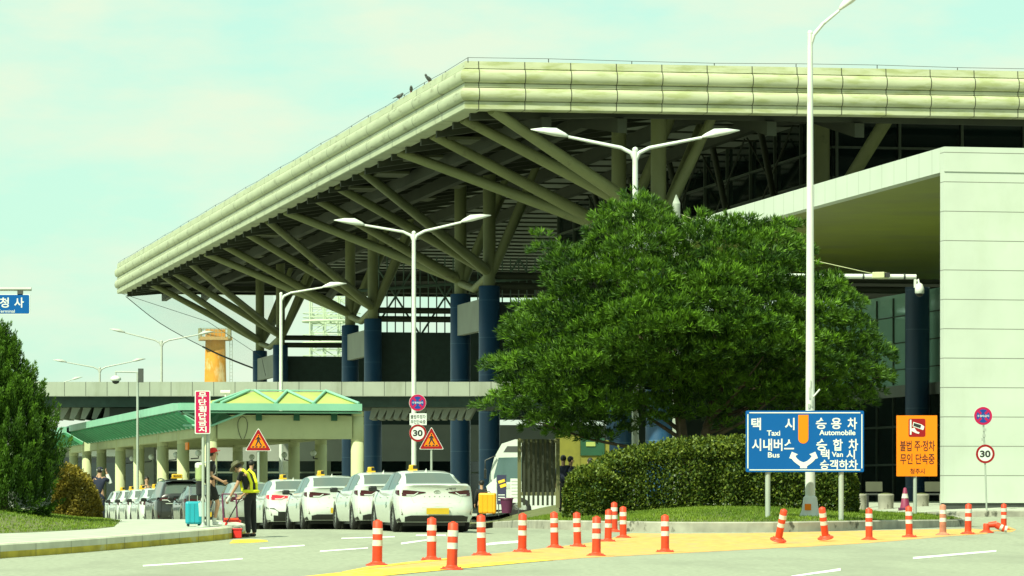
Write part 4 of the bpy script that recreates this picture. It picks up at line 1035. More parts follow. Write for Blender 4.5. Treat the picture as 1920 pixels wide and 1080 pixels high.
def car(kind, paint_m, name, label, group, lit=False, ev=False, sign=True, handles=True):
    K = KIND[kind]; root = thing(name, label, 'taxi', (0, 0, 0), 0, group)
    x0, x1 = K['deck'][0][0], K['deck'][-1][0]; W2 = K['W']/2
    AX = (-1.38, 1.42); AR = .385
    n = 60; X = [lerp(x0, x1, i/n) for i in range(n+1)]
    X = sorted(set([round(v, 4) for v in X]+[round(a+AR*math.cos(R(t)), 4) for a in AX for t in range(0, 181, 15)]))
    def plan(x):          # half width in plan
        return W2*tab([(x0, .93), (x0+.25, .985), (-1.2, 1), (1.2, .995), (x1-.5, .96), (x1-.15, .85), (x1, .70)], x)
    def section(x):
        w = plan(x); zd = tab(K['deck'], x); zt = tab(K['top'], x)
        zb_ = .22 if -2.0 < x < 2.0 else .24
        arch = 0
        for a in AX:
            if abs(x-a) < AR: arch = max(arch, .33+math.sqrt(max(AR*AR-(x-a)**2, 0)))
        zb_ = max(zb_, arch); zl = lambda z: max(z, zb_+.012*(z*4))
        g = sstep(K['gh'][0]-.04, K['gh'][0]+.12, x)*sstep(K['gh'][1]+.04, K['gh'][1]-.12, x) if zt > zd+.01 else 0
        zr = lerp(zd+.01, zt-.055, 1) if g > 0 else zd
        hgt = max(zt-zd, 0); wr = W2*lerp(.80, .655, min(1, hgt/.48))
        if g <= 0: wr = w*.72
        pts = [(w*.93, zb_), (w*.975, zl(.34)), (w*.995, zl(.52)), (w, zl(.68)), (w*.985, zl(zd-.16)), (w*.94, zd-.035), (w*.88, zd+.0)]
        pts += [(lerp(w*.86, wr, .06), zd+.02), (lerp(w*.86, wr, .5), lerp(zd+.02, max(zr, zd+.02), .52)), (wr, max(zr, zd+.02))]
        pts += [(wr*.86, max(zt-.02, zd+.022)), (wr*.5, max(zt-.004, zd+.024)), (0, max(zt, zd+.026))]
        return pts
    def deform(p):
        x, y, z = p
        f = sstep(x0+.75, x0, x); 
        x += f*(tab(K['xr'], z)-x0)+f*.20*(abs(y)/W2)**3
        f2 = sstep(x1-.7, x1, x); x -= f2*.28*(abs(y)/W2)**2+f2*max(0, z-.5)*.25
        return Vector((x, y, z))
    S = [section(x) for x in X]; m = len(S[0])
    verts = []; faces = {'body': [], 'side_window': {}, 'rear_window': [], 'windscreen': [], 'pillar_trim': []}
    idx = {}
    def V(i, k, sd):
        key = (i, k, sd if k < m-1 else 0)
        if key not in idx: y, z = S[i][k]; idx[key] = len(verts); verts.append(deform((X[i], y*sd, z)))
        return idx[key]
    win = K['win']; wz = lambda x: tab(win, x)
    for i in range(len(X)-1):
        xm = (X[i]+X[i+1])/2
        for k in range(m-1):
            for sd in (1, -1):
                f = (V(i, k, sd), V(i+1, k, sd), V(i+1, k+1, sd), V(i, k+1, sd))
                if sd < 0: f = f[::-1]
                zc = sum(S[a][b][1] for a in (i, i+1) for b in (k, k+1))/4
                if k in (7, 8) and win[0][0] < xm < win[-1][0]:
                    top_ok = zc < wz(xm)+.0
                    if top_ok:
                        if -.10 < xm < .0: faces['pillar_trim'].append(f)
                        else: faces['side_window'].setdefault((sd, xm > 0), []).append(f)
                        continue
                zt_ = tab(K['top'], xm)
                if k >= 10 and K['gh'][0]+.03 < xm < K['roof'][0]-.03: faces['rear_window'].append(f); continue
                if k >= 10 and K['roof'][1]+.05 < xm < K['gh'][1]-.05: faces['windscreen'].append(f); continue
                faces['body'].append(f)
    # rear and front caps
    for end in (0, len(X)-1):
        ny = 8; rows = []
        for k in range(7):
            y, z = S[end][k]; row = []
            for j in range(ny+1):
                t = 1-2*j/ny
                if j == 0: row.append(V(end, k, 1))
                elif j == ny: row.append(V(end, k, -1))
                else: row.append(len(verts)); verts.append(deform((X[end], y*t, z)))
            rows.append(row)
        topr = [V(end, 6, 1)]+[V(end, k, 1) for k in range(7, m-1)]+[V(end, m-1, 1)]+[V(end, k, -1) for k in range(m-2, 6, -1)]+[V(end, 6, -1)]
        for a, b in zip(rows, rows[1:]):
            for j in range(ny):
                f = (a[j], b[j], b[j+1], a[j+1]); faces['body'].append(f if end == 0 else f[::-1])
        f = topr+[rows[6][j] for j in range(ny-1, 0, -1)]
        faces['body'].append(tuple(f) if end == 0 else tuple(f[::-1]))
    def sub(fs, name, mt, par, smooth=True, push=0):
        used = sorted({i for f in fs for i in f}); mp_ = {v: i for i, v in enumerate(used)}
        q = MB(); q.add([verts[i] for i in used], [tuple(mp_[i] for i in f) for f in fs], smooth); return q.build(name, mt, par)
    body = sub(faces['body'], 'body', paint_m, root)
    for key, fs in faces['side_window'].items(): sub(fs, 'side_window', M_tint2, root)
    sub(faces['rear_window'], 'rear_window', M_tint, root); sub(faces['windscreen'], 'windscreen', M_tint2, root)
    if faces['pillar_trim']: sub(faces['pillar_trim'], 'pillar_trim', M_trim, root)
    allf = faces['body']+faces['rear_window']+faces['windscreen']+faces['pillar_trim']+[f for v in faces['side_window'].values() for f in v]
    tree = BVHTree.FromPolygons(verts, allf)
    def onrear(y, z, off=.008):
        h = tree.ray_cast(Vector((-5, y, z)), Vector((1, 0, 0)))
        return (h[0]-Vector((off, 0, 0))) if h[0] is not None else Vector((x0, y, z))
    def onside(x, z, sd, off=.006):
        h = tree.ray_cast(Vector((x, 3*sd, z)), Vector((0, -sd, 0)))
        return (h[0]+Vector((0, off*sd, 0))) if h[0] is not None else Vector((x, W2*sd, z))
    def patch(q, edge_lo, edge_hi, nz_=3):      # surface between two polylines of points already on the body
        n_ = len(edge_lo); q.add([p for p in edge_lo]+[p for p in edge_hi], [(i, i+1, n_+i+1, n_+i) for i in range(n_-1)], True)
    # tail lamps: from the boot lid round the corner on to the flank
    lo = .86 if kind == 'sedan' else .98; hi = 1.0 if kind == 'sedan' else 1.09
    for sd in (1, -1):
        q = MB(); a, b, c = [], [], []
        for j in range(9):
            t = j/8; y = lerp(.27, W2*.93, t); zl_ = lerp(.935 if kind == 'sedan' else 1.0, lo, min(1, t*1.5)); zh_ = lerp(.955 if kind == 'sedan' else 1.05, hi, min(1, t*1.3))
            a.append(onrear(y*sd, zl_, .012)); c.append(onrear(y*sd, zh_, .012)); b.append(onrear(y*sd, (zl_+zh_)/2, .018))
        for x_, t in ((-2.13, .0), (-2.0, .35), (-1.86, .8)):
            a.append(onside(x_, lerp(lo+.02, hi-.02, t*.6), sd, .012)); c.append(onside(x_, lerp(hi, hi-.01, t), sd, .012)); b.append((a[-1]+c[-1])/2)
        patch(q, a, b); patch(q, b, c); q.build('tail_light', M_taillit if lit else M_tail, root)
        q = MB(); e0 = [onrear(y*sd, lo+.012 if y > .5 else .93, .022) for y in (.45, .55, .65, .72)]; e1 = [p+Vector((0, 0, .022)) for p in e0]
        patch(q, e0, e1); q.build('reverse_light', M_swht, root)
        q = MB(); e0 = [onrear(sd*y, z, .012) for (y, z) in ((.80, .42), (.83, .48), (.845, .55))]; e1 = [onrear(sd*(y+.04), z, .012) for (y, z) in ((.80, .42), (.83, .48), (.845, .55))]
        patch(q, e0, e1); q.build('reflector', M_tail, root)
    # dark lower bumper
    q = MB(); ys = [lerp(-W2*.93, W2*.93, j/14) for j in range(15)]; zt_ = .40 if not ev else .52
    prev = None
    rows = [[onrear(y, z, .012) for y in ys] for z in (.25, .32, .37)]+[[onrear(y, zt_-(.0 if abs(y) < .7 else (.04 if not ev else -.10)), .014) for y in ys]]
    for a, b in zip(rows, rows[1:]): patch(q, a, b)
    for a, b in (((-2.25, .22), (-2.05, .40)),):
        for sd in (1, -1):
            e0 = [onside(x_, .25, sd, .01) for x_ in (-2.3, -2.15, -1.98, -1.84)]; e1 = [onside(x_, z_, sd, .01) for (x_, z_) in ((-2.3, .36 if not ev else .6), (-2.15, .34 if not ev else .62), (-1.98, .31 if not ev else .66), (-1.84, .29 if not ev else .68))]
            patch(q, e0, e1)
    q.build('lower_bumper', M_trim, root)
    q = MB(); q.box((.02, 0, .20), (3.9, 1.5, .1)); q.build('underbody', M_trim, root)
    # number plate with its recess edge
    q = MB(); c = onrear(0, .50, .02); pl = []
    for (y, z) in ((-.27, .43), (.27, .43), (.27, .575), (-.27, .575)): pl.append(Vector((c.x-.004, y, z)))
    q.prism(pl, (-.012, 0, 0)); q.build('number_plate', M_plate, root)
    q = MB(); q.tube([onrear(y, z, .0) for (y, z) in ((-.50, .46), (-.36, .585), (0, .61), (.36, .585), (.50, .46))], .007, 5); q.build('recess_edge', M_lampf, root)
    if kind == 'sedan':
        q = MB(); q.tube([onrear(y, z, -.002) for (y, z) in ((-.62, .86), (-.55, .70), (-.3, .685), (0, .68), (.3, .685), (.55, .70), (.62, .86))], .006, 5); q.build('boot_seam', M_lampf, root)
    # badge: an oval ring with a slanted letter shape
    q = MB(); zc = .96 if kind == 'sedan' else .95; c = onrear(0, zc, .006)
    q.tube([onrear(.072*math.cos(R(a)), zc+.04*math.sin(R(a)), .006) for a in range(0, 361, 20)], .007, 5)
    q.tube([onrear(-.03, zc-.026, .006), onrear(-.018, zc+.026, .006)], .006, 5); q.tube([onrear(.018, zc-.026, .006), onrear(.03, zc+.026, .006)], .006, 5); q.tube([onrear(-.02, zc-.008, .006), onrear(.02, zc+.008, .006)], .006, 5)
    q.build('badge', M_steel, root)
    if kind == 'sedan' and not ev:
        q = MB()
        for j, ch in enumerate('SONATA'):
            y = .30-j*.12; text_mb(q, ch, .03, onrear(y, .845, .004), Vector((0, -1, 0)), UP, depth=.003, bold=.01)
        text_mb(q, '충북바1004' if False else '충북바', .05, onrear(-.33, 1.03, .004), Vector((0, -1, 0)), UP, width=.27, depth=.003, bold=.01)
        q.build('rear_lettering', M_dark, root)
    # door seams, handles, mirrors, sill trim
    for sd in (1, -1):
        for x_ in (-.05, 1.0, -1.0):
            q = MB(); q.tube([onside(x_+(.0 if x_ > -1 else -.1*(z < .7)), z, sd, -.003) for z in (.30, .45, .6, .75, .9)], .006, 4); q.build('door_seam', M_lampf if paint_m is not PB else M_dark, root)
        for x_ in (-.75, .32):
            q = MB(); c = onside(x_, .84, sd, .012); q.box(tuple(c), (.2, .03, .03), bev=.008); q.build('door_handle', paint_m, root)
        q = MB(); c = onside(.98, 1.02, sd, .0); q.box((.92, sd*(W2+.08), 1.03), (.14, .2, .13), bev=.035); q.tube([(.98, sd*(W2-.1), .97), (.95, sd*(W2+.02), 1.0)], .025, 6); q.build('door_mirror', M_trim, root)
        q = MB()
        e0 = [onside(x_, .74, sd, .006) for x_ in (.2, .29, .38)]; e1 = [onside(x_, .56, sd, .006) for x_ in (.23, .3, .35)]
        for (dx, dz, r) in ((0, .03, .04), (.06, -.01, .035), (-.05, -.03, .03), (.02, -.06, .035), (.09, -.06, .02)):
            q.add([onside(-.62+dx+r*math.cos(R(a)), .66+dz+r*.8*math.sin(R(a)), sd, .005) for a in range(0, 360, 45)], [tuple(range(8))])
        q.build('door_emblem', mat('emblem_green', (.05, .16, .12), .5, var=.2), root)
    # wheels
    for a in AX:
        for sd in (1, -1):
            q = MB(); q.lathe((a, sd*(W2-.13), .335), [(.19, -.105), (.29, -.115), (.325, -.095), (.335, -.05), (.335, .05), (.325, .095), (.29, .115), (.215, .11), (.20, .07)], 26, 'Y'); wh = q.build('wheel', M_tyre, root)
            q = MB(); yy = sd*(W2-.03); q.lathe((a, sd*(W2-.13), .335), [(.205, -.06), (.205, .06)], 20, 'Y')
            ring_ = 22
            for k in range(10):
                t = R(36*k+9); d = Vector((math.cos(t), 0, math.sin(t))); p = Vector((-d.z, 0, d.x)); c = Vector((a, yy-sd*.01, .335))
                q.add([c+d*.04+p*.022, c+d*.04-p*.022, c+d*.21-p*.03, c+d*.21+p*.03], [(0, 1, 2, 3)])
            q.lathe((a, yy-sd*.012, .335), [(.001, .006*sd), (.05, .004*sd), (.055, 0)], 14, 'Y')
            for k in range(24):
                t0, t1 = R(15*k), R(15*k+15); q.add([(a+r*math.cos(t), yy, .335+r*math.sin(t)) for (r, t) in ((.195, t0), (.218, t0), (.218, t1), (.195, t1))], [(0, 1, 2, 3)])
            q.build('rim', M_rim, wh)
            q = MB(); q.lathe((a, sd*(W2-.12), .335), [(.20, .02*sd), (.001, .02*sd)], 18, 'Y'); q.build('wheel_hub', M_trim, wh)
            # inner wheel housing
        q = MB(); q.lathe((a, 0, .36), [(.40, -W2+.16), (.40, W2-.16)], 20, 'Y'); q.build('wheel_housing', M_trim, root)
    # roof lamp and aerial
    zr = max(z for _, z in K['top'])
    if sign and kind == 'suv':
        q = MB(); q.box((-.25, 0, zr+.06), (.22, .4, .03)); q.box((-.25, 0, zr+.13), (.14, .36, .13), bev=.03); tl = q.build('roof_lamp', M_taxi, root)
        q = MB(); q.box((-.322, 0, zr+.13), (.01, .25, .07)); pn = q.build('lamp_panel', M_trim, tl)
        q = MB(); text_mb(q, 'TAXI', .05, Vector((-.328, 0, zr+.13)), Vector((0, -1, 0)), UP, width=.21, bold=.03, depth=.003); q.build('lamp_lettering', M_taxi, tl)
    elif sign:
        q = MB(); q.box((-.1, .2, zr+.01), (.2, .2, .05)); q.box((-.1, .2, zr+.075), (.15, .17, .12), bev=.025); tl = q.build('roof_lamp', M_taxi, root)
        q = MB(); q.box((-.18, .16, zr+.08), (.012, .085, .09)); q.build('lamp_panel', M_trim, tl)
    q = MB(); rx = K['roof'][0]+.12; q.add([(rx-.1, 0, zr-.05), (rx+.12, .03, zr-.05), (rx+.12, -.03, zr-.05), (rx-.04, 0, zr+.05)], [(0, 1, 3), (0, 3, 2), (1, 2, 3)]); q.build('fin_aerial', paint_m, root)
    if kind == 'suv':
        q = MB(); q.box((-2.02, 0, 1.655), (.3, 1.2, .05), bev=.015); q.build('spoiler', paint_m, root)
        q = MB(); q.tube([onrear(y, .88, .01) for y in (-.6, -.3, 0, .3, .6)], .018, 6); q.build('chrome_bar', M_steel, root)
        for sd in (1, -1): q = MB(); q.tube([(-1.6, sd*.58, 1.68), (-.9, sd*.6, 1.735), (.1, sd*.6, 1.73), (.5, sd*.57, 1.66)], .022, 6); q.build('roof_rail', M_trim, root)
    return root
HEAD = R(90)+BX
def place_car(o, wx, Y, label=None, head=HEAD):
    """wx: photo column of the left rear wheel"""
    s = F/Y; hx = Vector((math.cos(head), math.sin(head), 0)); hy = Vector((-math.sin(head), math.cos(head), 0))
    rw = Vector(((wx-960)/s, Y, 0)); c = rw+hx*1.38-hy*.84
    zr = gz(c.x-hx.x*1.38, c.y-hx.y*1.38); zf = gz(c.x+hx.x*1.42, c.y+hx.y*1.42)
    o.location = (c.x, c.y, (zr+zf)/2); o.rotation_euler = (0, -math.atan2(zf-zr, 2.8), head)
    if label: o['label'] = label
TG = 'taxis queuing at the kerb'
w1 = car('sedan', PW, 'taxi', 'white taxi sedan at the near end of the queue, its whole rear showing', TG)
place_car(w1, 741, 89)
for wx, Y, lab in ((664, 94.6, 'white taxi sedan second from the near end of the queue'), (570, 100.6, 'white taxi sedan third from the near end, beside the white car with lit red lamps')):
    o = clone(w1, None, None, lab); place_car(o, wx, Y)
ev = car('sedan', PW, 'taxi', 'white car with bright red tail lamps and black lower body behind the vest worker', TG, lit=True, ev=True); place_car(ev, 500, 106.6)
gr = car('sedan', PS, 'taxi', 'silver grey sedan in the queue between the red-cap walker and the vest worker', TG); place_car(gr, 424, 112.6)
bl = car('sedan', PB, 'taxi', 'black sedan in the queue behind the teal suitcase', TG); place_car(bl, 345, 119)
sv = car('suv', PB, 'taxi', 'black sport utility taxi with a yellow roof lamp, taller than its neighbours', TG); place_car(sv, 292, 125.5)
for wx, Y, lab in ((263, 131.5, 'white taxi directly behind the black sport utility taxi'), (240, 137.5, 'white taxi second behind the black sport utility taxi'), (221, 143.5, 'white taxi next to last at the far end of the queue'), (205, 149.5, 'farthest white taxi, partly behind the person in navy')):
    o = clone(w1, None, None, lab); place_car(o, wx, Y)
# ------------------------------------------------------------------ people
M_skin = mat('skin', (.42, .24, .15), .6, var=.05, scale=6)
M_hair = mat('black_hair', (.010, .009, .008), .6, var=.2, scale=20)
M_cloth_b = mat('black_cloth', (.010, .011, .012), .9, var=.2, scale=5)
M_cloth_n = mat('navy_cloth', (.010, .014, .034), .9, var=.2, scale=5)
M_cloth_w = mat('white_cloth', (.55, .57, .53), .9, var=.08, scale=5)
M_cap_r = mat('red_cloth', (.60, .015, .015), .8, var=.1, scale=5)
M_vest = mat('reflective_yellow', (.70, .72, .01), .6, var=.06)
M_hat = mat('olive_cloth', (.09, .09, .05), .9, var=.2, scale=8)
M_bagg = mat('grey_green_cloth', (.30, .36, .16), .9, var=.15, scale=6)
M_tealc = mat('teal_shell', (.01, .30, .38), .4, var=.05)
M_ycase = mat('yellow_shell', (.78, .33, .005), .4, var=.04)
M_purp = mat('plum_plastic', (.10, .015, .06), .5, var=.1)
M_redp = mat('red_plastic', (.60, .015, .012), .45, var=.08)
M_wood = mat('weathered_slat', (.11, .11, .045), .8, var=.25, scale=3, stretch=(1, 1, .3))
def skin(name, nodes, edges, m, par, lvl=1, root=0):
    """one continuous limb-like surface: nodes [(point, radius or (rx, ry))]"""
    me = bpy.data.meshes.new(name); me.from_pydata([tuple(p) for p, _ in nodes], edges, []); o = bpy.data.objects.new(name, me); COL.objects.link(o)
    md = o.modifiers.new('s', 'SKIN'); md.use_smooth_shade = True
    for i, (_, r) in enumerate(nodes):
        sv = me.skin_vertices[0].data[i]; sv.radius = r if isinstance(r, tuple) else (r, r); sv.use_root = (i == root)
    if lvl: o.modifiers.new('b', 'SUBSURF').levels = lvl; o.modifiers['b'].render_levels = lvl
    bpy.context.view_layer.update()
    m2 = bpy.data.meshes.new_from_object(o.evaluated_get(bpy.context.evaluated_depsgraph_get()))
    bpy.data.objects.remove(o); bpy.data.meshes.remove(me)
    m2.name = name; m2.materials.clear(); m2.materials.append(m)
    for p in m2.polygons: p.use_smooth = True
    o = bpy.data.objects.new(name, m2); COL.objects.link(o); o.parent = par; return o
def person(label, loc, rz, J=None, top=M_cloth_b, bottom=M_cloth_b, shorts=False, sleeve=.6, hair=True, socks=False, shoe=M_black, scale=1.0, cat='person'):
    o = thing('person', label, cat, loc, rz); o.scale = (scale,)*3
    # x forward, y to the left
    D = dict(pel=(0, 0, .95), spi=(0, 0, 1.12), che=(0.01, 0, 1.30), nek=(.0, 0, 1.47), hd0=(.02, 0, 1.56), hd1=(.03, 0, 1.66), hd2=(.015, 0, 1.725))
    for sd, y in (('L', 1), ('R', -1)):
        D.update({'sh'+sd: (0, .17*y, 1.41), 'el'+sd: (-.02, .23*y, 1.14), 'wr'+sd: (.05, .25*y, .90), 'hi'+sd: (0, .09*y, .90), 'kn'+sd: (.02, .10*y, .50), 'an'+sd: (0, .10*y, .09), 'to'+sd: (.15, .11*y, .035)})
    if J: D.update(J)
    V = {k: Vector(v) for k, v in D.items()}
    nodes = []; edges = []; ix = {}
    def nd(k, p, r, par=None):
        ix[k] = len(nodes); nodes.append((p, r))
        if par is not None: edges.append((ix[par], ix[k]))
    nd('pel', V['pel'], (.125, .10)); nd('spi', V['spi'], (.12, .095), 'pel'); nd('che', V['che'], (.14, .105), 'spi'); nd('nek', V['nek'], .055, 'che')
    nd('hd0', V['hd0'], (.068, .075), 'nek'); nd('hd1', V['hd1'], (.078, .092), 'hd0'); nd('hd2', V['hd2'], (.06, .07), 'hd1')
    for sd in 'LR':
        nd('sh'+sd, V['sh'+sd], .058, 'che'); nd('el'+sd, V['el'+sd], .042, 'sh'+sd); nd('wr'+sd, V['wr'+sd], .027, 'el'+sd)
        nd('hi'+sd, V['hi'+sd], .085, 'pel'); nd('kn'+sd, V['kn'+sd], .058, 'hi'+sd); nd('an'+sd, V['an'+sd], .038, 'kn'+sd); nd('to'+sd, V['to'+sd], (.04, .03), 'an'+sd)
        d = (V['wr'+sd]-V['el'+sd]).normalized(); nd('pa'+sd, V['wr'+sd]+d*.07, (.036, .02), 'wr'+sd)
    skin('body', nodes, edges, M_skin, o)
    for sd, y in (('L', 1), ('R', -1)):      # five bent fingers rooted in the palm
        d = (V['wr'+sd]-V['el'+sd]).normalized(); side = Vector((1, 0, 0)); side = (side-d*side.dot(d)).normalized(); cr = d.cross(side)*(-y)
        c = V['wr'+sd]+d*.09; fn = []; fe = []
        fn.append((c-d*.05, .02))
        for j, (off, ln) in enumerate(((.026, .075), (.009, .085), (-.009, .08), (-.026, .06))):
            b0 = len(fn); p = c+side*off
            fn += [(p, .010), (p+d*ln*.5-cr*.008, .009), (p+d*ln*.9-cr*.035, .007)]; fe += [(0, b0), (b0, b0+1), (b0+1, b0+2)]
        b0 = len(fn); p = c-d*.03+side*.035; fn += [(p, .011), (p+side*.02+d*.03-cr*.012, .010), (p+side*.018+d*.055-cr*.03, .008)]; fe += [(0, b0), (b0, b0+1), (b0+1, b0+2)]
        skin('fingers', fn, fe, M_skin, o, 0)
    # clothes: slightly larger skins over the same joints
    cn = [(V['pel']-Vector((0, 0, .09)), (.165, .145)), (V['spi'], (.155, .128)), (V['che'], (.182, .150)), (V['nek']-(V['nek']-V['che'])*.3, (.10, .09))]; ce = [(0, 1), (1, 2), (2, 3)]
    for sd in 'LR':
        b0 = len(cn); e = V['sh'+sd].lerp(V['el'+sd], sleeve) if sleeve <= 1 else V['el'+sd]
        cn += [(V['sh'+sd], .086), (e, .066)]; ce += [(2, b0), (b0, b0+1)]
        if sleeve > 1: cn.append((V['wr'+sd], .042)); ce.append((b0+1, b0+2))
    skin('shirt', cn, ce, top, o)
    bn = [(V['pel']+Vector((0, 0, .08)), (.15, .13)), (V['pel']-Vector((0, 0, .05)), (.14, .12))]; be = [(0, 1)]
    for sd in 'LR':
        b0 = len(bn); bn += [(V['hi'+sd], .10)]
        be.append((1, b0))
        if shorts: bn.append((V['kn'+sd].lerp(V['hi'+sd], .12), .088)); be.append((b0, b0+1))
        else: bn += [(V['kn'+sd], .075), (V['an'+sd]+Vector((0, 0, .0)), .058)]; be += [(b0, b0+1), (b0+1, b0+2)]
    skin('shorts' if shorts else 'trousers', bn, be, bottom, o)
    for sd in 'LR':
        a, t = V['an'+sd], V['to'+sd]
        skin('shoe', [(a+Vector((-.04, 0, -.03)), (.042, .045)), (a.lerp(t, .5)+Vector((0, 0, -.005)), (.047, .045)), (t+Vector((.06, 0, 0)), (.045, .032))], [(0, 1), (1, 2)], shoe, o)
        if socks: q = MB(); q.tube([a, a.lerp(V['kn'+sd], .22)], [.044, .048], 10); q.build('sock', M_cloth_w, o)
    # face and hair follow the head
    hd = V['hd1']; up = (V['hd2']-V['hd0']).normalized(); fw = (Vector((1, 0, 0))-up*up.x).normalized(); sdv = up.cross(fw); Mh = Matrix((fw, sdv, up)).transposed()
    q = MB(); q.ball(hd+fw*.095-up*.03, .016, 8, (1, .8, 1.4), Mh); q.build('nose', M_skin, o)
    for y in (1, -1):
        q = MB(); q.ball(hd+fw*.083+sdv*.032*y+up*.0, .011, 8); q.build('eye', M_black, o)
        q = MB(); q.ball(hd+sdv*.083*y-up*.02, .028, 8, (.7, .35, 1.1), Mh); q.build('ear', M_skin, o)
    q = MB(); q.box(hd+fw*.086-up*.07, (.012, .045, .009), M=Mh); q.build('mouth', mat('lip', (.25, .08, .06), .6), o)
    if hair:
        q = MB(); q.ball(hd-fw*.018+up*.035, .104, 14, (1.0, .92, 1.02), Mh); h_ = q.build('hair', M_hair, o)
        bm = bmesh.new(); bm.from_mesh(h_.data); bmesh.ops.bisect_plane(bm, geom=bm.verts[:]+bm.edges[:]+bm.faces[:], plane_co=hd+up*.015+fw*.03, plane_no=(up*.75-fw*.66), clear_inner=True); bm.to_mesh(h_.data); bm.free()
    o['_hd'] = tuple(hd); return o, V, (hd, fw, sdv, up, Mh)
def cap_on(o, H, m, brim=True):
    hd, fw, sdv, up, Mh = H
    q = MB(); q.lathe(hd+up*.028, [(.108, 0), (.108, .03), (.096, .075), (.06, .105), (.001, .115)], 16, M=Mh); q.build('cap', m, o)
    if brim:
        q = MB(); pts = [hd+up*.035+fw*(.07+.10*math.cos(R(a)))+sdv*(.085*math.sin(R(a))) for a in range(-90, 91, 15)]; q.prism(pts, up*.012); q.build('cap_brim', m, o)
# vest worker stooping, seen from behind and the left
g = G(469, 1008); FACE = R(150)
o, V, H = person('worker in black with a yellow reflective harness and wide hat, stooping with a litter stick', tuple(g), FACE, dict(
    pel=(-.02, 0, .97), spi=(.0, 0, 1.14), che=(.07, 0, 1.31), nek=(.18, 0, 1.45), hd0=(.27, 0, 1.50), hd1=(.34, 0, 1.56), hd2=(.37, 0, 1.63),
    shL=(.11, .18, 1.41), elL=(.22, .22, 1.14), wrL=(.42, .20, .88), shR=(.11, -.18, 1.41), elR=(.10, -.24, 1.13), wrR=(.30, -.16, .95), anL=(-.03, .11, .09), anR=(-.05, -.10, .09), knL=(.0, .11, .51), knR=(-.02, -.1, .51)), scale=1.0)
hd, fw, sdv, up, Mh = H
q = MB(); q.lathe(hd+up*.035, [(.19, -.015), (.185, -.005), (.112, .012), (.108, .06), (.095, .095), (.001, .11)], 18, M=Mh); q.build('hat', M_hat, o)
for sd, y in (('L', 1), ('R', -1)):
    q = MB(); q.tube([Vector((.02, .10*y, .99))+Vector((-.12, 0, .02)), Vector((-.10, .10*y, 1.22)), Vector((-.015, .115*y, 1.42)), Vector((.10, .12*y, 1.505)), Vector((.20, .11*y, 1.40)), Vector((.17, .1*y, 1.15)), Vector((.13, .1*y, 1.04))], .034, 8); q.build('vest_strap', M_vest, o)
q = MB(); q.tube([Vector((-.02+.155*math.cos(R(a)), .178*math.sin(R(a)), 1.03)) for a in range(0, 361, 20)], .036, 8); q.build('vest_belt', M_vest, o)
q = MB(); d = (V['wrL']-V['elL']).normalized(); q.tube([V['wrL']-d*.05, V['wrL']+d*.05, V['wrL']+d*.1], [.036, .045, .03], 10); q.build('glove', M_cloth_w, o)
Mw = Matrix.Translation(g) @ Matrix.Rotation(FACE, 4, 'Z')
st = thing('litter_stick', 'dark thin litter stick held low in the vest worker\'s hand', 'tool', tuple(Mw @ V['wrR']), FACE)
q = MB(); q.tube([(-.03, 0, .08), (.38, .08, -.62)], .014, 8); q.build('shaft', M_black, st); q = MB(); q.tube([(.38, .08, -.62), (.42, .09, -.70)], [.03, .02], 8); q.build('tip', M_redp, st)
# red bucket and red dust cart
g2 = G(445.5, 1009.5); s2 = F/g2.y
o = thing('bucket', 'bright red bucket standing at the kerb corner by the worker\'s feet', 'bucket', tuple(g2), 0)
q = MB(); q.box((0, 0, .10), (.185, .17, .19), bev=.02); q.build('body', M_redp, o); q = MB(); q.box((0, 0, .205), (.215, .2, .03), bev=.01); q.build('rim', M_redp, o)
q = MB(); q.tube([(-.1, 0, .2), (-.06, -.02, .27), (.06, -.02, .27), (.1, 0, .2)], .008, 6); q.build('handle', M_steel, o)
g3 = G(434, 1001, .0)+Vector((0, .3, 0)); g3.z = gz(g3.x, g3.y)
o = thing('dust_cart', 'red folding dust cart with plum handles behind the red bucket', 'cart', tuple(g3), 0)
q = MB(); q.prism([(-.16, -.15, .10), (.17, -.15, .10), (.2, -.15, .30), (.08, -.15, .36), (-.2, -.15, .30)], (0, .3, 0)); q.build('tray', M_redp, o)
for x in (-.2, .12):
    q = MB(); q.tube([(x, 0, .2), (x-.04, .05, .92)], .02, 8); q.build('handle', M_purp, o)
q = MB(); q.tube([(-.24, .05, .92), (.08, .05, .92)], .016, 8); q.build('cross_bar', M_purp, o)
q = MB(); q.box((-.02, -.1, .34), (.34, .2, .05), R(6), bev=.01); q.build('red_cloth', M_rost, o)
for x in (-.14, .14): q = MB(); q.lathe((x, .1, .07), [(.07, -.02), (.07, .02)], 14, 'Y'); q.build('wheel', M_tyre, o)
# red-cap walker with backpack, suitcase beside
g = G(395, 987, KH); FACE = R(12)
o, V, H = person('walker in black with a red cap, bare shins and a pale backpack', tuple(g), FACE, dict(
    nek=(.02, 0, 1.47), hd0=(.05, 0, 1.56), hd1=(.06, 0, 1.65), elR=(-.02, -.24, 1.15), wrR=(.22, -.2, 1.03), elL=(-.1, .22, 1.15), wrL=(-.16, .24, .9),
    knR=(.16, -.09, .52), anR=(.06, -.09, .10), toR=(.2, -.1, .045), knL=(-.02, .1, .5), anL=(-.2, .1, .12), toL=(-.06, .1, .04)), shorts=True, socks=True, shoe=M_cloth_w, scale=.97, sleeve=.75)
cap_on(o, H, M_cap_r)
q = MB(); q.box((-.24, 0, 1.23), (.2, .34, .44), bev=.07); bp = q.build('backpack', M_bagg, o)
q = MB(); q.box((-.25, 0, 1.37), (.19, .33, .16), bev=.05); q.build('backpack_flap', M_cloth_w, bp)
for y in (1, -1): q = MB(); q.tube([(-.15, .1*y, 1.44), (0, .11*y, 1.49), (.1, .12*y, 1.38), (.09, .13*y, 1.2), (-.12, .13*y, 1.08)], .018, 6); q.build('backpack_strap', M_cloth_w, bp)
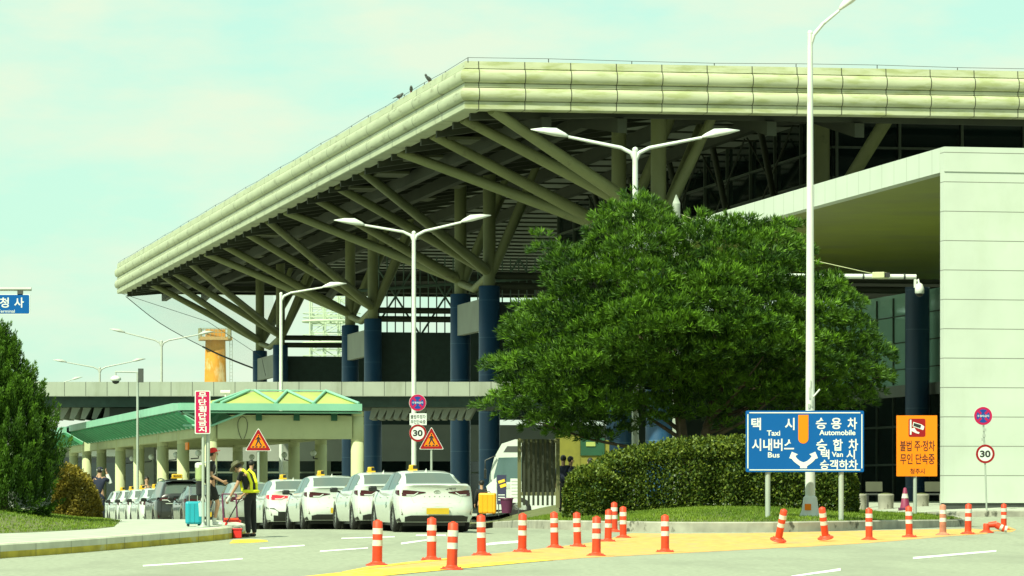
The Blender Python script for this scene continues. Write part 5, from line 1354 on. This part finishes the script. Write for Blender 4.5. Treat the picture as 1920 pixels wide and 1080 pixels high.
q = MB(); q.box((-.24, .0, .88), (.16, .3, .38), bev=.05); q.build('shoulder_bag', M_cloth_b, o)
bg_ = thing('carrier_bag', 'small white carrier bag hanging beside the red-cap walker\'s knee', 'bag', (g.x-.14, g.y-.28, g.z+.22), 0)
q = MB(); q.prism([(-.09, 0, .0), (.09, 0, .0), (.11, 0, .32), (-.11, 0, .30)], (0, .09, 0)); q.build('sack', mat('pale_blue_plastic', (.38, .52, .5), .5, var=.1), bg_)
q = MB(); q.tube([(-.06, .04, .3), (-.02, .04, .46), (.02, .04, .46), (.06, .04, .3)], .01, 6); q.build('handle', M_cloth_w, bg_)
def suitcase(label, loc, w, d, h, m, rz=0, pull=True):
    o = thing('suitcase', label, 'suitcase', loc, rz)
    q = MB(); q.box((0, 0, h/2+.05), (w, d, h), bev=.045); q.build('shell', m, o)
    for k in range(3): q = MB(); q.box((-w*.28+k*w*.28, -d/2-.004, h/2+.05), (.02, .012, h*.82)); q.build('rib', m, o)
    for x in (-1, 1):
        for y in (-1, 1): q = MB(); q.lathe((x*(w/2-.06), y*(d/2-.06), .03), [(.03, -.012), (.03, .012)], 10, 'Y'); q.build('wheel', M_black, o)
    if pull:
        for x in (-.09, .09): q = MB(); q.tube([(x, d/2-.04, h), (x, d/2-.04, h+.38)], .008, 6); q.build('pull_rod', M_steel, o)
        q = MB(); q.box((0, d/2-.04, h+.39), (.22, .03, .03), bev=.01); q.build('pull_handle', M_black, o)
    else: q = MB(); q.tube([(-.08, 0, h+.05), (-.06, 0, h+.085), (.06, 0, h+.085), (.08, 0, h+.05)], .012, 6); q.build('grip', M_black, o)
    return o
g = G(363, 987, KH); suitcase('teal hard suitcase with its rod pulled out, behind the red-cap walker', tuple(g), .36, .26, .5, M_tealc, R(8))
b = P(914, 965, 69); suitcase('large yellow hard suitcase standing alone right of the first taxi', (b.x, b.y, b.z-.02), .47, .3, .56, M_ycase, R(-4), False)
# navy person at the far left
b = P(187, 978, 57); g = Vector((b.x, b.y, b.z))
o, V, H = person('person in navy uniform at the bank\'s end, hands raised to a white-trimmed cap', tuple(g), R(80), dict(
    che=(.02, 0, 1.3), shL=(.0, .18, 1.42), elL=(.16, .24, 1.28), wrL=(.2, .13, 1.52), shR=(0, -.18, 1.42), elR=(.14, -.30, 1.32), wrR=(.14, -.2, 1.58), anL=(-.02, .12, .09), anR=(.02, -.12, .09)), top=M_cloth_n, bottom=M_cloth_n, sleeve=.9)
cap_on(o, H, M_cloth_n)
hd, fw, sdv, up, Mh = H
q = MB(); q.lathe(hd+up*.03, [(.111, 0), (.111, .03)], 16, M=Mh); q.build('cap_band', M_cloth_w, o)
q = MB(); d = (V['wrR']-V['elR']); q.tube([V['elR']-d*.25, V['elR']+d*.3, V['wrR']-d*.1], [.062, .07, .055], 10); q.build('white_sleeve', M_cloth_w, o)
# people by the coach and behind the hedge
b = P(903, 945, 50)
o, V, H = person('traveller in black standing by the minibus door behind the yellow suitcase', (b.x, b.y, gz(b.x, b.y)), R(95), sleeve=1.5); cap_on(o, H, M_cloth_b)
for px, py, rz, lab in ((1056, 857, 75, 'dark-haired man in navy, left of two behind the hedge\'s left end'), (1069, 859, 20, 'dark-haired man in black looking right, right of two behind the hedge\'s left end')):
    b = P(px, py, 60); person(lab, (b.x, b.y, b.z-1.73), R(rz), top=M_cloth_n, sleeve=1.5)
b = P(1107, 862, 58); person('dark-haired person mostly hidden behind the hedge before the green board', (b.x, b.y, b.z-1.73), R(120), top=M_hat, sleeve=1.5)
b = P(471, 866, 56); person('dark-haired person standing behind the vest worker under the shelter', (b.x, b.y, b.z-1.73), R(60), top=M_cloth_b, sleeve=1.5)
b = P(275, 896, 48); person('small dark figure standing between the shelter columns above the taxis', (b.x, b.y, b.z-1.73), R(-80), top=M_hat, sleeve=1.5)

# ------------------------------------------------------------------ coach, screen, boards, kiosk
b = P(916, 918, 45); g0 = 0.0
o = thing('minibus', 'white minibus parked behind the slatted wooden screen', 'minibus', (b.x, b.y, g0), R(-3))
q = MB(); pr = [(.0, .45), (-.05, 1.0), (.05, 1.9), (.25, 2.65), (.55, 3.2), (1.1, 3.38), (4.5, 3.4), (4.6, .45)]
q.prism([(x, 0, z) for x, z in pr], (0, 2.4, 0)); q.build('body', PW, o)
q = MB(); q.prism([(.22, -.012, 1.85), (.42, -.012, 2.62), (4.3, -.012, 2.7), (4.3, -.012, 1.75), (.22, -.012, 1.6)], (0, .01, 0)); q.build('side_window', glass_mat('minibus_glass', (.10, .17, .17), .05, 1.0, metal=.4), o)
q = MB(); q.prism([(.62, -.012, 2.85), (.78, -.012, 3.1), (1.75, -.012, 3.1), (1.75, -.012, 2.85)], (0, .01, 0)); q.build('roof_vent', M_dark, o)
q = MB(); q.prism([(.0, -.014, 1.3), (.04, -.014, 1.5), (4.5, -.014, 1.6), (4.5, -.014, 1.45)], (0, .01, 0)); q.build('side_stripe', M_lampf, o)
for x in (1.3, 3.6):
    q = MB(); q.lathe((x, .1, .48), [(.3, -.1), (.48, -.12), (.48, .12)], 22, 'Y'); q.build('wheel', M_tyre, o)
q = MB(); q.tube([(.3, -.1, 2.7), (-.12, -.3, 2.5), (-.12, -.3, 2.1)], .03, 6); q.box((-.12, -.3, 1.95), (.1, .18, .42), bev=.03); q.build('door_mirror', M_trim, o)
b = P(1010, 952, 62); g0 = b.z
o = thing('slatted_screen', 'tall weathered wooden slatted screen left of the hedge', 'fence', (b.x, b.y, g0), R(1))
x0, x1 = (972-1010)/62, (1048-1010)/62; zt = (952-822)/62
for x in (x0+.03, x1-.03): q = MB(); q.box((x, .03, zt/2), (.11, .11, zt)); q.build('post', M_wood, o)
for z in (.42, zt-.08): q = MB(); q.box(((x0+x1)/2, .0, z), (x1-x0-.14, .05, .11)); q.build('rail', M_wood, o)
M_slat = mat('dark_slat', (.022, .026, .012), .8, var=.25, scale=3, stretch=(1, 1, .3))
for k in range(7): q = MB(); q.box((x0+.17+k*.142, -.035, zt/2+.02), (.07, .03, zt-.10)); q.build('slat', M_slat, o)
q = MB(); q.box(((x0+x1)/2, .08, zt/2+.22), (x1-x0-.2, .03, zt-.5)); q.build('back_panel', mat('olive_panel', (.16, .15, .085), .8, var=.35, scale=4), o)
b = P(955, 950, 58)
o = thing('poster_board', 'dark poster board with yellow stickers leaning beside the minibus', 'board', (b.x, b.y, b.z-.2), R(-6))
q = MB(); q.box((-.25, 0, .75), (.3, .04, .95)); q.build('dark_panel', mat('poster_navy', (.025, .025, .07), .6), o)
q = MB(); q.box((-.25, -.024, 1.02), (.22, .006, .09), M=Matrix.Rotation(R(-18), 3, 'Y')); q.box((-.2, -.024, .88), (.2, .006, .10), M=Matrix.Rotation(R(-18), 3, 'Y')); q.build('sticker', M_yel2, o)
q = MB(); q.prism([(-.42, -.01, .45), (-.42, -.01, 1.15), (-.75, -.01, .86), (-.68, -.01, .55)], (0, .03, 0)); q.build('white_panel', M_swht, o)
q = MB()
for z in (.42, .5, .58): q.box((-.25, -.024, z), (.22, .006, .03))
q.build('printed_line', M_swht, o)
q = MB(); q.box((.2, -.03, .72), (.32, .03, .78)); wb = q.build('notice_panel', M_swht, o)
q = MB()
for k in range(6): q.box((.2, -.048, 1.02-k*.105), (.26, .006, .035))
q.build('printed_line', M_lampf, wb)
q = MB()
for x in (-.35, .3): q.box((x, .03, .2), (.03, .03, .6))
q.build('stand', M_dark, o)
b = P(950, 962, 62)
o = thing('waste_bin', 'dark plum waste bin in front of the poster board', 'bin', (b.x, b.y, b.z), 0)
q = MB(); q.tube([(0, 0, 0), (0, 0, .42)], [.20, .27], 4); q.build('body', M_purp, o); q = MB(); q.tube([(0, 0, .42), (0, 0, .46)], [.30, .29], 4); q.build('rim', M_purp, o)
b = P(1080, 918, 50)
o = thing('kiosk', 'yellow ticket kiosk with a green board behind the hedge', 'kiosk', (b.x, b.y, gz(b.x, b.y)), 0)
q = MB(); q.box((-.3, .5, 1.4), (.9, 1.0, 3.0)); q.box((.7, .52, 1.3), (1.1, 1.0, 2.8)); q.build('wall', mat('kiosk_yellow', (.17, .16, .015), .7), o)
q = MB(); q.box((.62, -.01, 2.45), (.9, .05, .65)); q.build('green_board', mat('board_green', (.006, .06, .025), .6), o); q = MB(); q.box((.55, -.05, 2.55), (.35, .03, .16)); q.build('pale_plate', M_ypan, o)
# tubs and cone before the right-hand entrance
for i, (px, w, lab) in enumerate(((1613, 24, 'grey concrete planter tub nearest the hedge end'), (1661, 30, 'grey concrete planter tub left of the plum traffic cone'), (1727, 30, 'grey concrete planter tub behind the orange sign post'), (1772, 22, 'grey concrete planter tub against the white wall corner'))):
    b = P(px, 952, 54); o = thing('planter_tub', lab, 'planter', (b.x, b.y, b.z), 0, 'concrete planter tubs at the entrance')
    r = w/108.0; q = MB(); q.lathe((0, 0, 0), [(r*.92, -.2), (r*.95, 0), (r, .40), (r*1.02, .41), (r*1.02, .47), (r*.9, .48)], 20); q.build('tub', M_conc, o)
    q = MB(); q.ball((0, 0, .46), r*.88, 12, (1, 1, .25)); q.build('soil', M_soil, o)
for i, (px, lab) in enumerate(((1640, 'dark bench between the two left planter tubs'), (1751, 'dark bench between the two right planter tubs'))):
    b = P(px, 950, 52); o = thing('bench', lab, 'bench', (b.x, b.y, b.z), 0, 'benches at the entrance')
    q = MB(); q.box((0, 0, .45), (.62, .45, .06)); q.build('seat', M_dark, o); q = MB(); q.box((0, .24, .72), (.6, .05, .36), M=Matrix.Rotation(R(-14), 3, 'X')); q.build('backrest', mat('bench_olive', (.05, .055, .028), .6), o)
    for x in (-.26, .26): q = MB(); q.box((x, 0, .12), (.06, .42, .62)); q.build('leg', M_black, o)
b = P(1697, 952, 56); o = thing('traffic_cone', 'plum traffic cone with a pale band between the planter tubs', 'traffic cone', (b.x, b.y, b.z), 0)
q = MB(); q.box((0, 0, -.06), (.42, .42, .12), bev=.015); q.build('base', M_purp, o); q = MB(); q.lathe((0, 0, 0), [(.17, 0), (.05, .66), (.001, .68)], 16); q.build('body', mat('cone_plum', (.22, .02, .07), .6), o)
q = MB(); q.lathe((0, 0, 0), [(.119, .32), (.090, .47)], 16); q.build('pale_band', M_refl, o)

# ------------------------------------------------------------------ vegetation
def foliage(name, items, m, par=None):
    """items: (centre, direction, length, width, tone): one leaf-sized diamond each"""
    vs = []; fs = []; tn = []
    for (c, d, ln, w, t) in items:
        a = d.orthogonal().normalized(); ang = random.uniform(0, math.pi*2); b = d.cross(a); sd = a*math.cos(ang)+b*math.sin(ang)
        n = len(vs); vs += [c, c+d*ln*.5+sd*w, c+d*ln, c+d*ln*.5-sd*w]; fs.append((n, n+1, n+2, n+3)); tn.append(t)
    me = bpy.data.meshes.new(name); me.from_pydata([tuple(v) for v in vs], [], fs); me.materials.append(m)
    at = me.attributes.new('tone', 'FLOAT', 'FACE'); at.data.foreach_set('value', tn); me.update()
    o = bpy.data.objects.new(name, me); COL.objects.link(o); o.parent = par; return o
def rdir(): 
    while True:
        v = Vector((random.uniform(-1, 1), random.uniform(-1, 1), random.uniform(-1, 1)))
        if .05 < v.length < 1: return v.normalized()
L_pine = leaf_mat('pine_needle', (.006, .032, .003), (.17, .34, .018), .2)
L_con = leaf_mat('juniper_spray', (.007, .034, .003), (.12, .25, .016), .2)
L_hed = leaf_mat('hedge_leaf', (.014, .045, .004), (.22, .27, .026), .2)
L_gold = leaf_mat('golden_leaf', (.10, .085, .012), (.36, .27, .03), .25)
L_grass = leaf_mat('grass_blade', (.06, .13, .010), (.24, .33, .03), .3)
# big pine on the island
random.seed(11)
SP = 62.0; base = P(1285, 918, SP); gzp = isl_h(base.x, base.y)
pine = thing('pine_tree', 'big bushy dark green pine tree before the terminal', 'tree', (base.x, base.y, gzp), 0)
outl = [(1188, 350), (1164, 369), (1121, 403), (1111, 422), (1092, 460), (1073, 455), (1039, 455), (1010, 431), (995, 460), (1020, 499), (1005, 528), (1039, 547), (1015, 561), (976, 566), (952, 610), (943, 629), (957, 653), (928, 662), (899, 667), (923, 706), (947, 730), (909, 740), (894, 769), (928, 788), (967, 797), (1000, 821), (1063, 826), (1082, 840), (1130, 836), (1150, 821), (1198, 812), (1250, 795), (1310, 790), (1361, 816), (1390, 795), (1480, 795), (1570, 785), (1631, 764), (1660, 725), (1670, 677), (1670, 658), (1636, 629), (1631, 605), (1602, 590), (1617, 566), (1583, 547), (1564, 518), (1520, 505), (1506, 455), (1496, 417), (1458, 412), (1424, 412), (1405, 378), (1390, 402), (1361, 402), (1342, 412), (1313, 393), (1284, 402), (1270, 440), (1258, 402), (1236, 383), (1217, 369)]
op = [((x-1285)/SP, EYE+(HOR-y)/SP-gzp) for x, y in outl]
clumps = []
tries = 0
zlo, zhi = min(p[1] for p in op), max(p[1] for p in op)
while len(clumps) < 470 and tries < 90000:
    tries += 1
    x = random.uniform(-6.6, 6.6); z = random.uniform(zlo, zhi)
    if not inside(op, x, z): continue
    dd = edist(op, x, z); th = min(4.2, .5+1.35*dd)
    y = -th*random.uniform(.25, 1)**.6 if random.random() < .72 else th*random.uniform(0, 1)
    r = min(random.uniform(.45, 1.0), .20+dd*.75)
    if dd < r*.35: continue
    c = Vector((x, y, z))
    if any(((c.x-k[0].x)**2+(c.y-k[0].y)**2+(1.5*(c.z-k[0].z))**2)**.5 < .49*(r+k[1]) for k in clumps): continue
    clumps.append((c, r, random.random()))
items = []
for (c, r, t0) in clumps:
    out_ = Vector((c.x*.5, c.y, (c.z-3.5)*.35)).normalized()
    nt_ = int(78*(r/.7)**2)
    for k in range(nt_):
        d = rdir(); d.z = abs(d.z)*1.0-.22; d.normalize()
        p = c+Vector((d.x*r*1.15, d.y*r*1.0, d.z*r*.55))*random.uniform(.7, 1)
        ax = (d+out_*.7+Vector((0, 0, .55))).normalized(); tn = min(1, max(0, t0**2*.30+random.uniform(0, .18)+(random.uniform(.2, .5) if random.random() < .10+.38*(d.z > .45) else 0)))  # light tips at random, more on clump tops: sunlit tops put into the tone
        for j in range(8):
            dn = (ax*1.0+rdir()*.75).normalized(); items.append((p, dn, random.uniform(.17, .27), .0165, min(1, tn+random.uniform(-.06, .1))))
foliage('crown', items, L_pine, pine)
q = MB(); q.tube([(0, 0, -.3), (.05, 0, .8), (-.1, .1, 2.2), (-.3, 0, 4), (-.9, 0, 6), (-1.4, 0, 8.2)], [.26, .2, .17, .13, .09, .03], 10); q.tube([(.38, .1, -.3), (.3, .1, .9), (.6, 0, 2.2), (1.2, .2, 4), (1.9, 0, 6.4)], [.2, .17, .14, .1, .04], 9)
q.build('trunk', M_trunk, pine)
random.seed(5); q = MB()
for (c, r, t0) in clumps[::26]:
    z0 = max(1.0, c.z*.55); x0_ = (-.3 if c.x < 0 else .7)*min(1, z0/3); q.tube([(x0_, 0, z0), tuple(Vector((x0_, 0, z0)).lerp(c, .55)+Vector((0, 0, -.15))), tuple(c)], [.07, .045, .015], 6)
q.build('limbs', M_trunk, pine)
# hedge along the island
def hedge(name, label, cat, s, prof_, depth, n, lm, leaf=(.05, .085), lw=.022, ymid=0.0, jag=.09, tipw=.5):
    """prof_: photo outline of the top edge (px, py); bottom given by the ground"""
    x0 = P(prof_[0][0], 918, s).x; b = P((prof_[0][0]+prof_[-1][0])/2, 918, s); o = thing(name, label, cat, (b.x, b.y, 0), 0)
    T_ = [(((px-960)/s)-b.x, EYE+(HOR-py)/s) for px, py in prof_]; items = []
    xa, xb = T_[0][0], T_[-1][0]
    for k in range(n):
        x = random.uniform(xa, xb); zt_ = tab(T_, x); zb_ = isl_h(b.x+x, b.y)-.05 if name == 'hedge' else mound_h(b.x+x, b.y)-.05
        e = min(1, min(x-xa, xb-x)/.6+.15); h = zt_-zb_
        # a point in a thin shell of the rounded section
        a = random.uniform(0, 1)
        lump = 1+.10*math.sin(x*3.1+2*math.sin(x*1.3))+.06*math.sin(x*7.7)
        if a < .55: f = random.uniform(0, 1); z = zb_+h*f*random.uniform(.9, 1); y = -depth/2*e*lump*(1-.45*max(0, f-.55)/.45)*random.uniform(.72, 1.05)
        elif a < .9: y = random.uniform(-depth/2, depth/2)*e; z = zb_+h*(1-.16*abs(y/(depth/2))**2)*random.uniform(.85, 1.0)+random.gauss(0, jag)*.5
        else: y = random.uniform(0, depth/2)*e; z = zb_+h*random.uniform(0, 1)
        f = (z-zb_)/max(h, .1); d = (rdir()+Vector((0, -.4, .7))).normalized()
        t = min(1, max(0, random.uniform(0, .35)+(tipw*random.uniform(.2, 1) if (random.random() < .22+.6*max(0, f-.66)/.34) else 0)))  # yellow tips at random, more near the top: sunlight put into the leaf tone
        items.append((Vector((x, y, z)), d, random.uniform(*leaf), lw, t))
    foliage('foliage', items, lm, o)
    q = MB()
    for k in range(int((xb-xa)/.7)+1):
        x = xa+.3+k*.7
        if x > xb-.2: break
        z0 = (isl_h if name == 'hedge' else mound_h)(b.x+x, b.y); h = tab(T_, x)-z0
        q.tube([(x, 0, z0-.1), (x+.1, .05, z0+h*.5)], [.03, .02], 5); q.tube([(x, 0, z0+.1), (x-.15, -.2, z0+h*.6)], [.022, .012], 5); q.tube([(x, 0, z0+.1), (x+.2, .2, z0+h*.7)], [.02, .01], 5)
    q.build('stems', M_trunk, o)
    return o
random.seed(3)
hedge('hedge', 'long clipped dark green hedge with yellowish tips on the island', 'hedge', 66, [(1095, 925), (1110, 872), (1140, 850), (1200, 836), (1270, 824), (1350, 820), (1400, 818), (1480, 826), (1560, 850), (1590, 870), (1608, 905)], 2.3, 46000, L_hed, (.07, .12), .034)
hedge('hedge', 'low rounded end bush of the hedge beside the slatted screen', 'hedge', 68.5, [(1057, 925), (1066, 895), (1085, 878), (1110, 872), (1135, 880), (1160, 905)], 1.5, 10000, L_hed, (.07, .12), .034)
random.seed(8)
hedge('golden_bush', 'golden brown rounded bush beside the dark conifer', 'bush', 72, [(100, 940), (107, 885), (122, 873), (145, 880), (165, 897), (180, 925), (190, 955)], 1.5, 15000, L_gold, (.06, .10), .028)
# conifer at the left edge
random.seed(21)
SJ = 82.0; b = P(6, 918, SJ); zj = mound_h(b.x, b.y)
con = thing('conifer', 'dense dark green cone-shaped juniper at the left edge', 'tree', (b.x, b.y, zj), 0)
prof_j = [(612, 3), (640, 16), (663, 30), (700, 48), (730, 62), (774, 80), (800, 92), (840, 104), (896, 104), (940, 94), (963, 84), (990, 62)]
items = []
for k in range(1500):          # flame-shaped shoots climbing out of the cone
    py = random.uniform(604, 990); w = tab([(p, q_) for p, q_ in prof_j], max(py, 612))/SJ; z = EYE+(HOR-py)/SJ-zj
    if random.random() > (w/1.3)**.6: continue
    th = random.uniform(math.pi, 2*math.pi) if random.random() < .75 else random.uniform(0, math.pi)
    lobe = 1+.10*math.sin(5*th+z*1.2)+.07*math.sin(11*th-z*2.1)
    rr_ = w*lobe*random.uniform(.5, .93)
    p = Vector((rr_*math.cos(th), rr_*math.sin(th), z-.25)); out_ = Vector((math.cos(th), math.sin(th), 0))
    ax = (UP+out_*random.uniform(.15, .5)+rdir()*.18).normalized(); ln = random.uniform(.35, .75)*min(1, .5+w*.6); t0 = random.uniform(0, .22)+(.18 if random.random() < .25 else 0)
    if z < .35: ax = (UP*.5+out_+rdir()*.2).normalized(); ln *= .6
    n_ = int(95*ln/.5)
    for j in range(n_):
        f = random.random(); wd = .13*math.sin(math.pi*min(1, .12+f*.88))**.7*(1-f*.55)
        c = p+ax*ln*f+rdir()*wd*random.uniform(.4, 1)
        d = (ax+(c-p-ax*ln*f).normalized()*.5+rdir()*.35).normalized(); items.append((c, d, random.uniform(.06, .12), .013, min(1, max(0, t0+f*f*.42+random.uniform(-.06, .1)))))
foliage('crown', items, L_con, con)
q = MB(); q.tube([(0, 0, -.2), (0, 0, 2.2), (.02, 0, 4)], [.12, .08, .02], 8); q.build('trunk', M_trunk, con)
# grass on the two banks
def grass(name, outline, hf, n, x_lim, y_lim, hmin=.05, hmax=.11):
    items = []
    while len(items) < n:
        x = random.uniform(*x_lim); y = random.uniform(*y_lim)
        if not inside(outline, x, y): continue
        if edist(outline, x, y) < .02: continue
        z = hf(x, y); c = Vector((x, y, z-.01)); tn = .25+.3*math.sin(x*1.7+1.3*math.sin(y*.9))*.5+random.uniform(0, .45)
        for j in range(3): items.append((c+Vector((random.uniform(-.05, .05), random.uniform(-.05, .05), 0)), (UP+rdir()*.55).normalized(), random.uniform(hmin, hmax), .009, min(1, max(0, tn+random.uniform(-.1, .1)))))
    o = foliage(name, items, L_grass); tag(o, 'short bright grass', None, None, 'stuff')
    del o['label']; return o
random.seed(2)
xs_ = [p[0] for p in isl]; ys_ = [p[1] for p in isl]
grass('grass', isl, isl_h, 60000, (min(xs_), max(xs_)), (min(ys_), 112), .05, .12)
xs_ = [p[0] for p in mo]; ys_ = [p[1] for p in mo]
grass('grass', mo, mound_h, 30000, (-16, max(xs_)), (min(ys_), 96), .04, .08)
for o in bpy.data.objects:
    if '_hd' in o: del o['_hd']
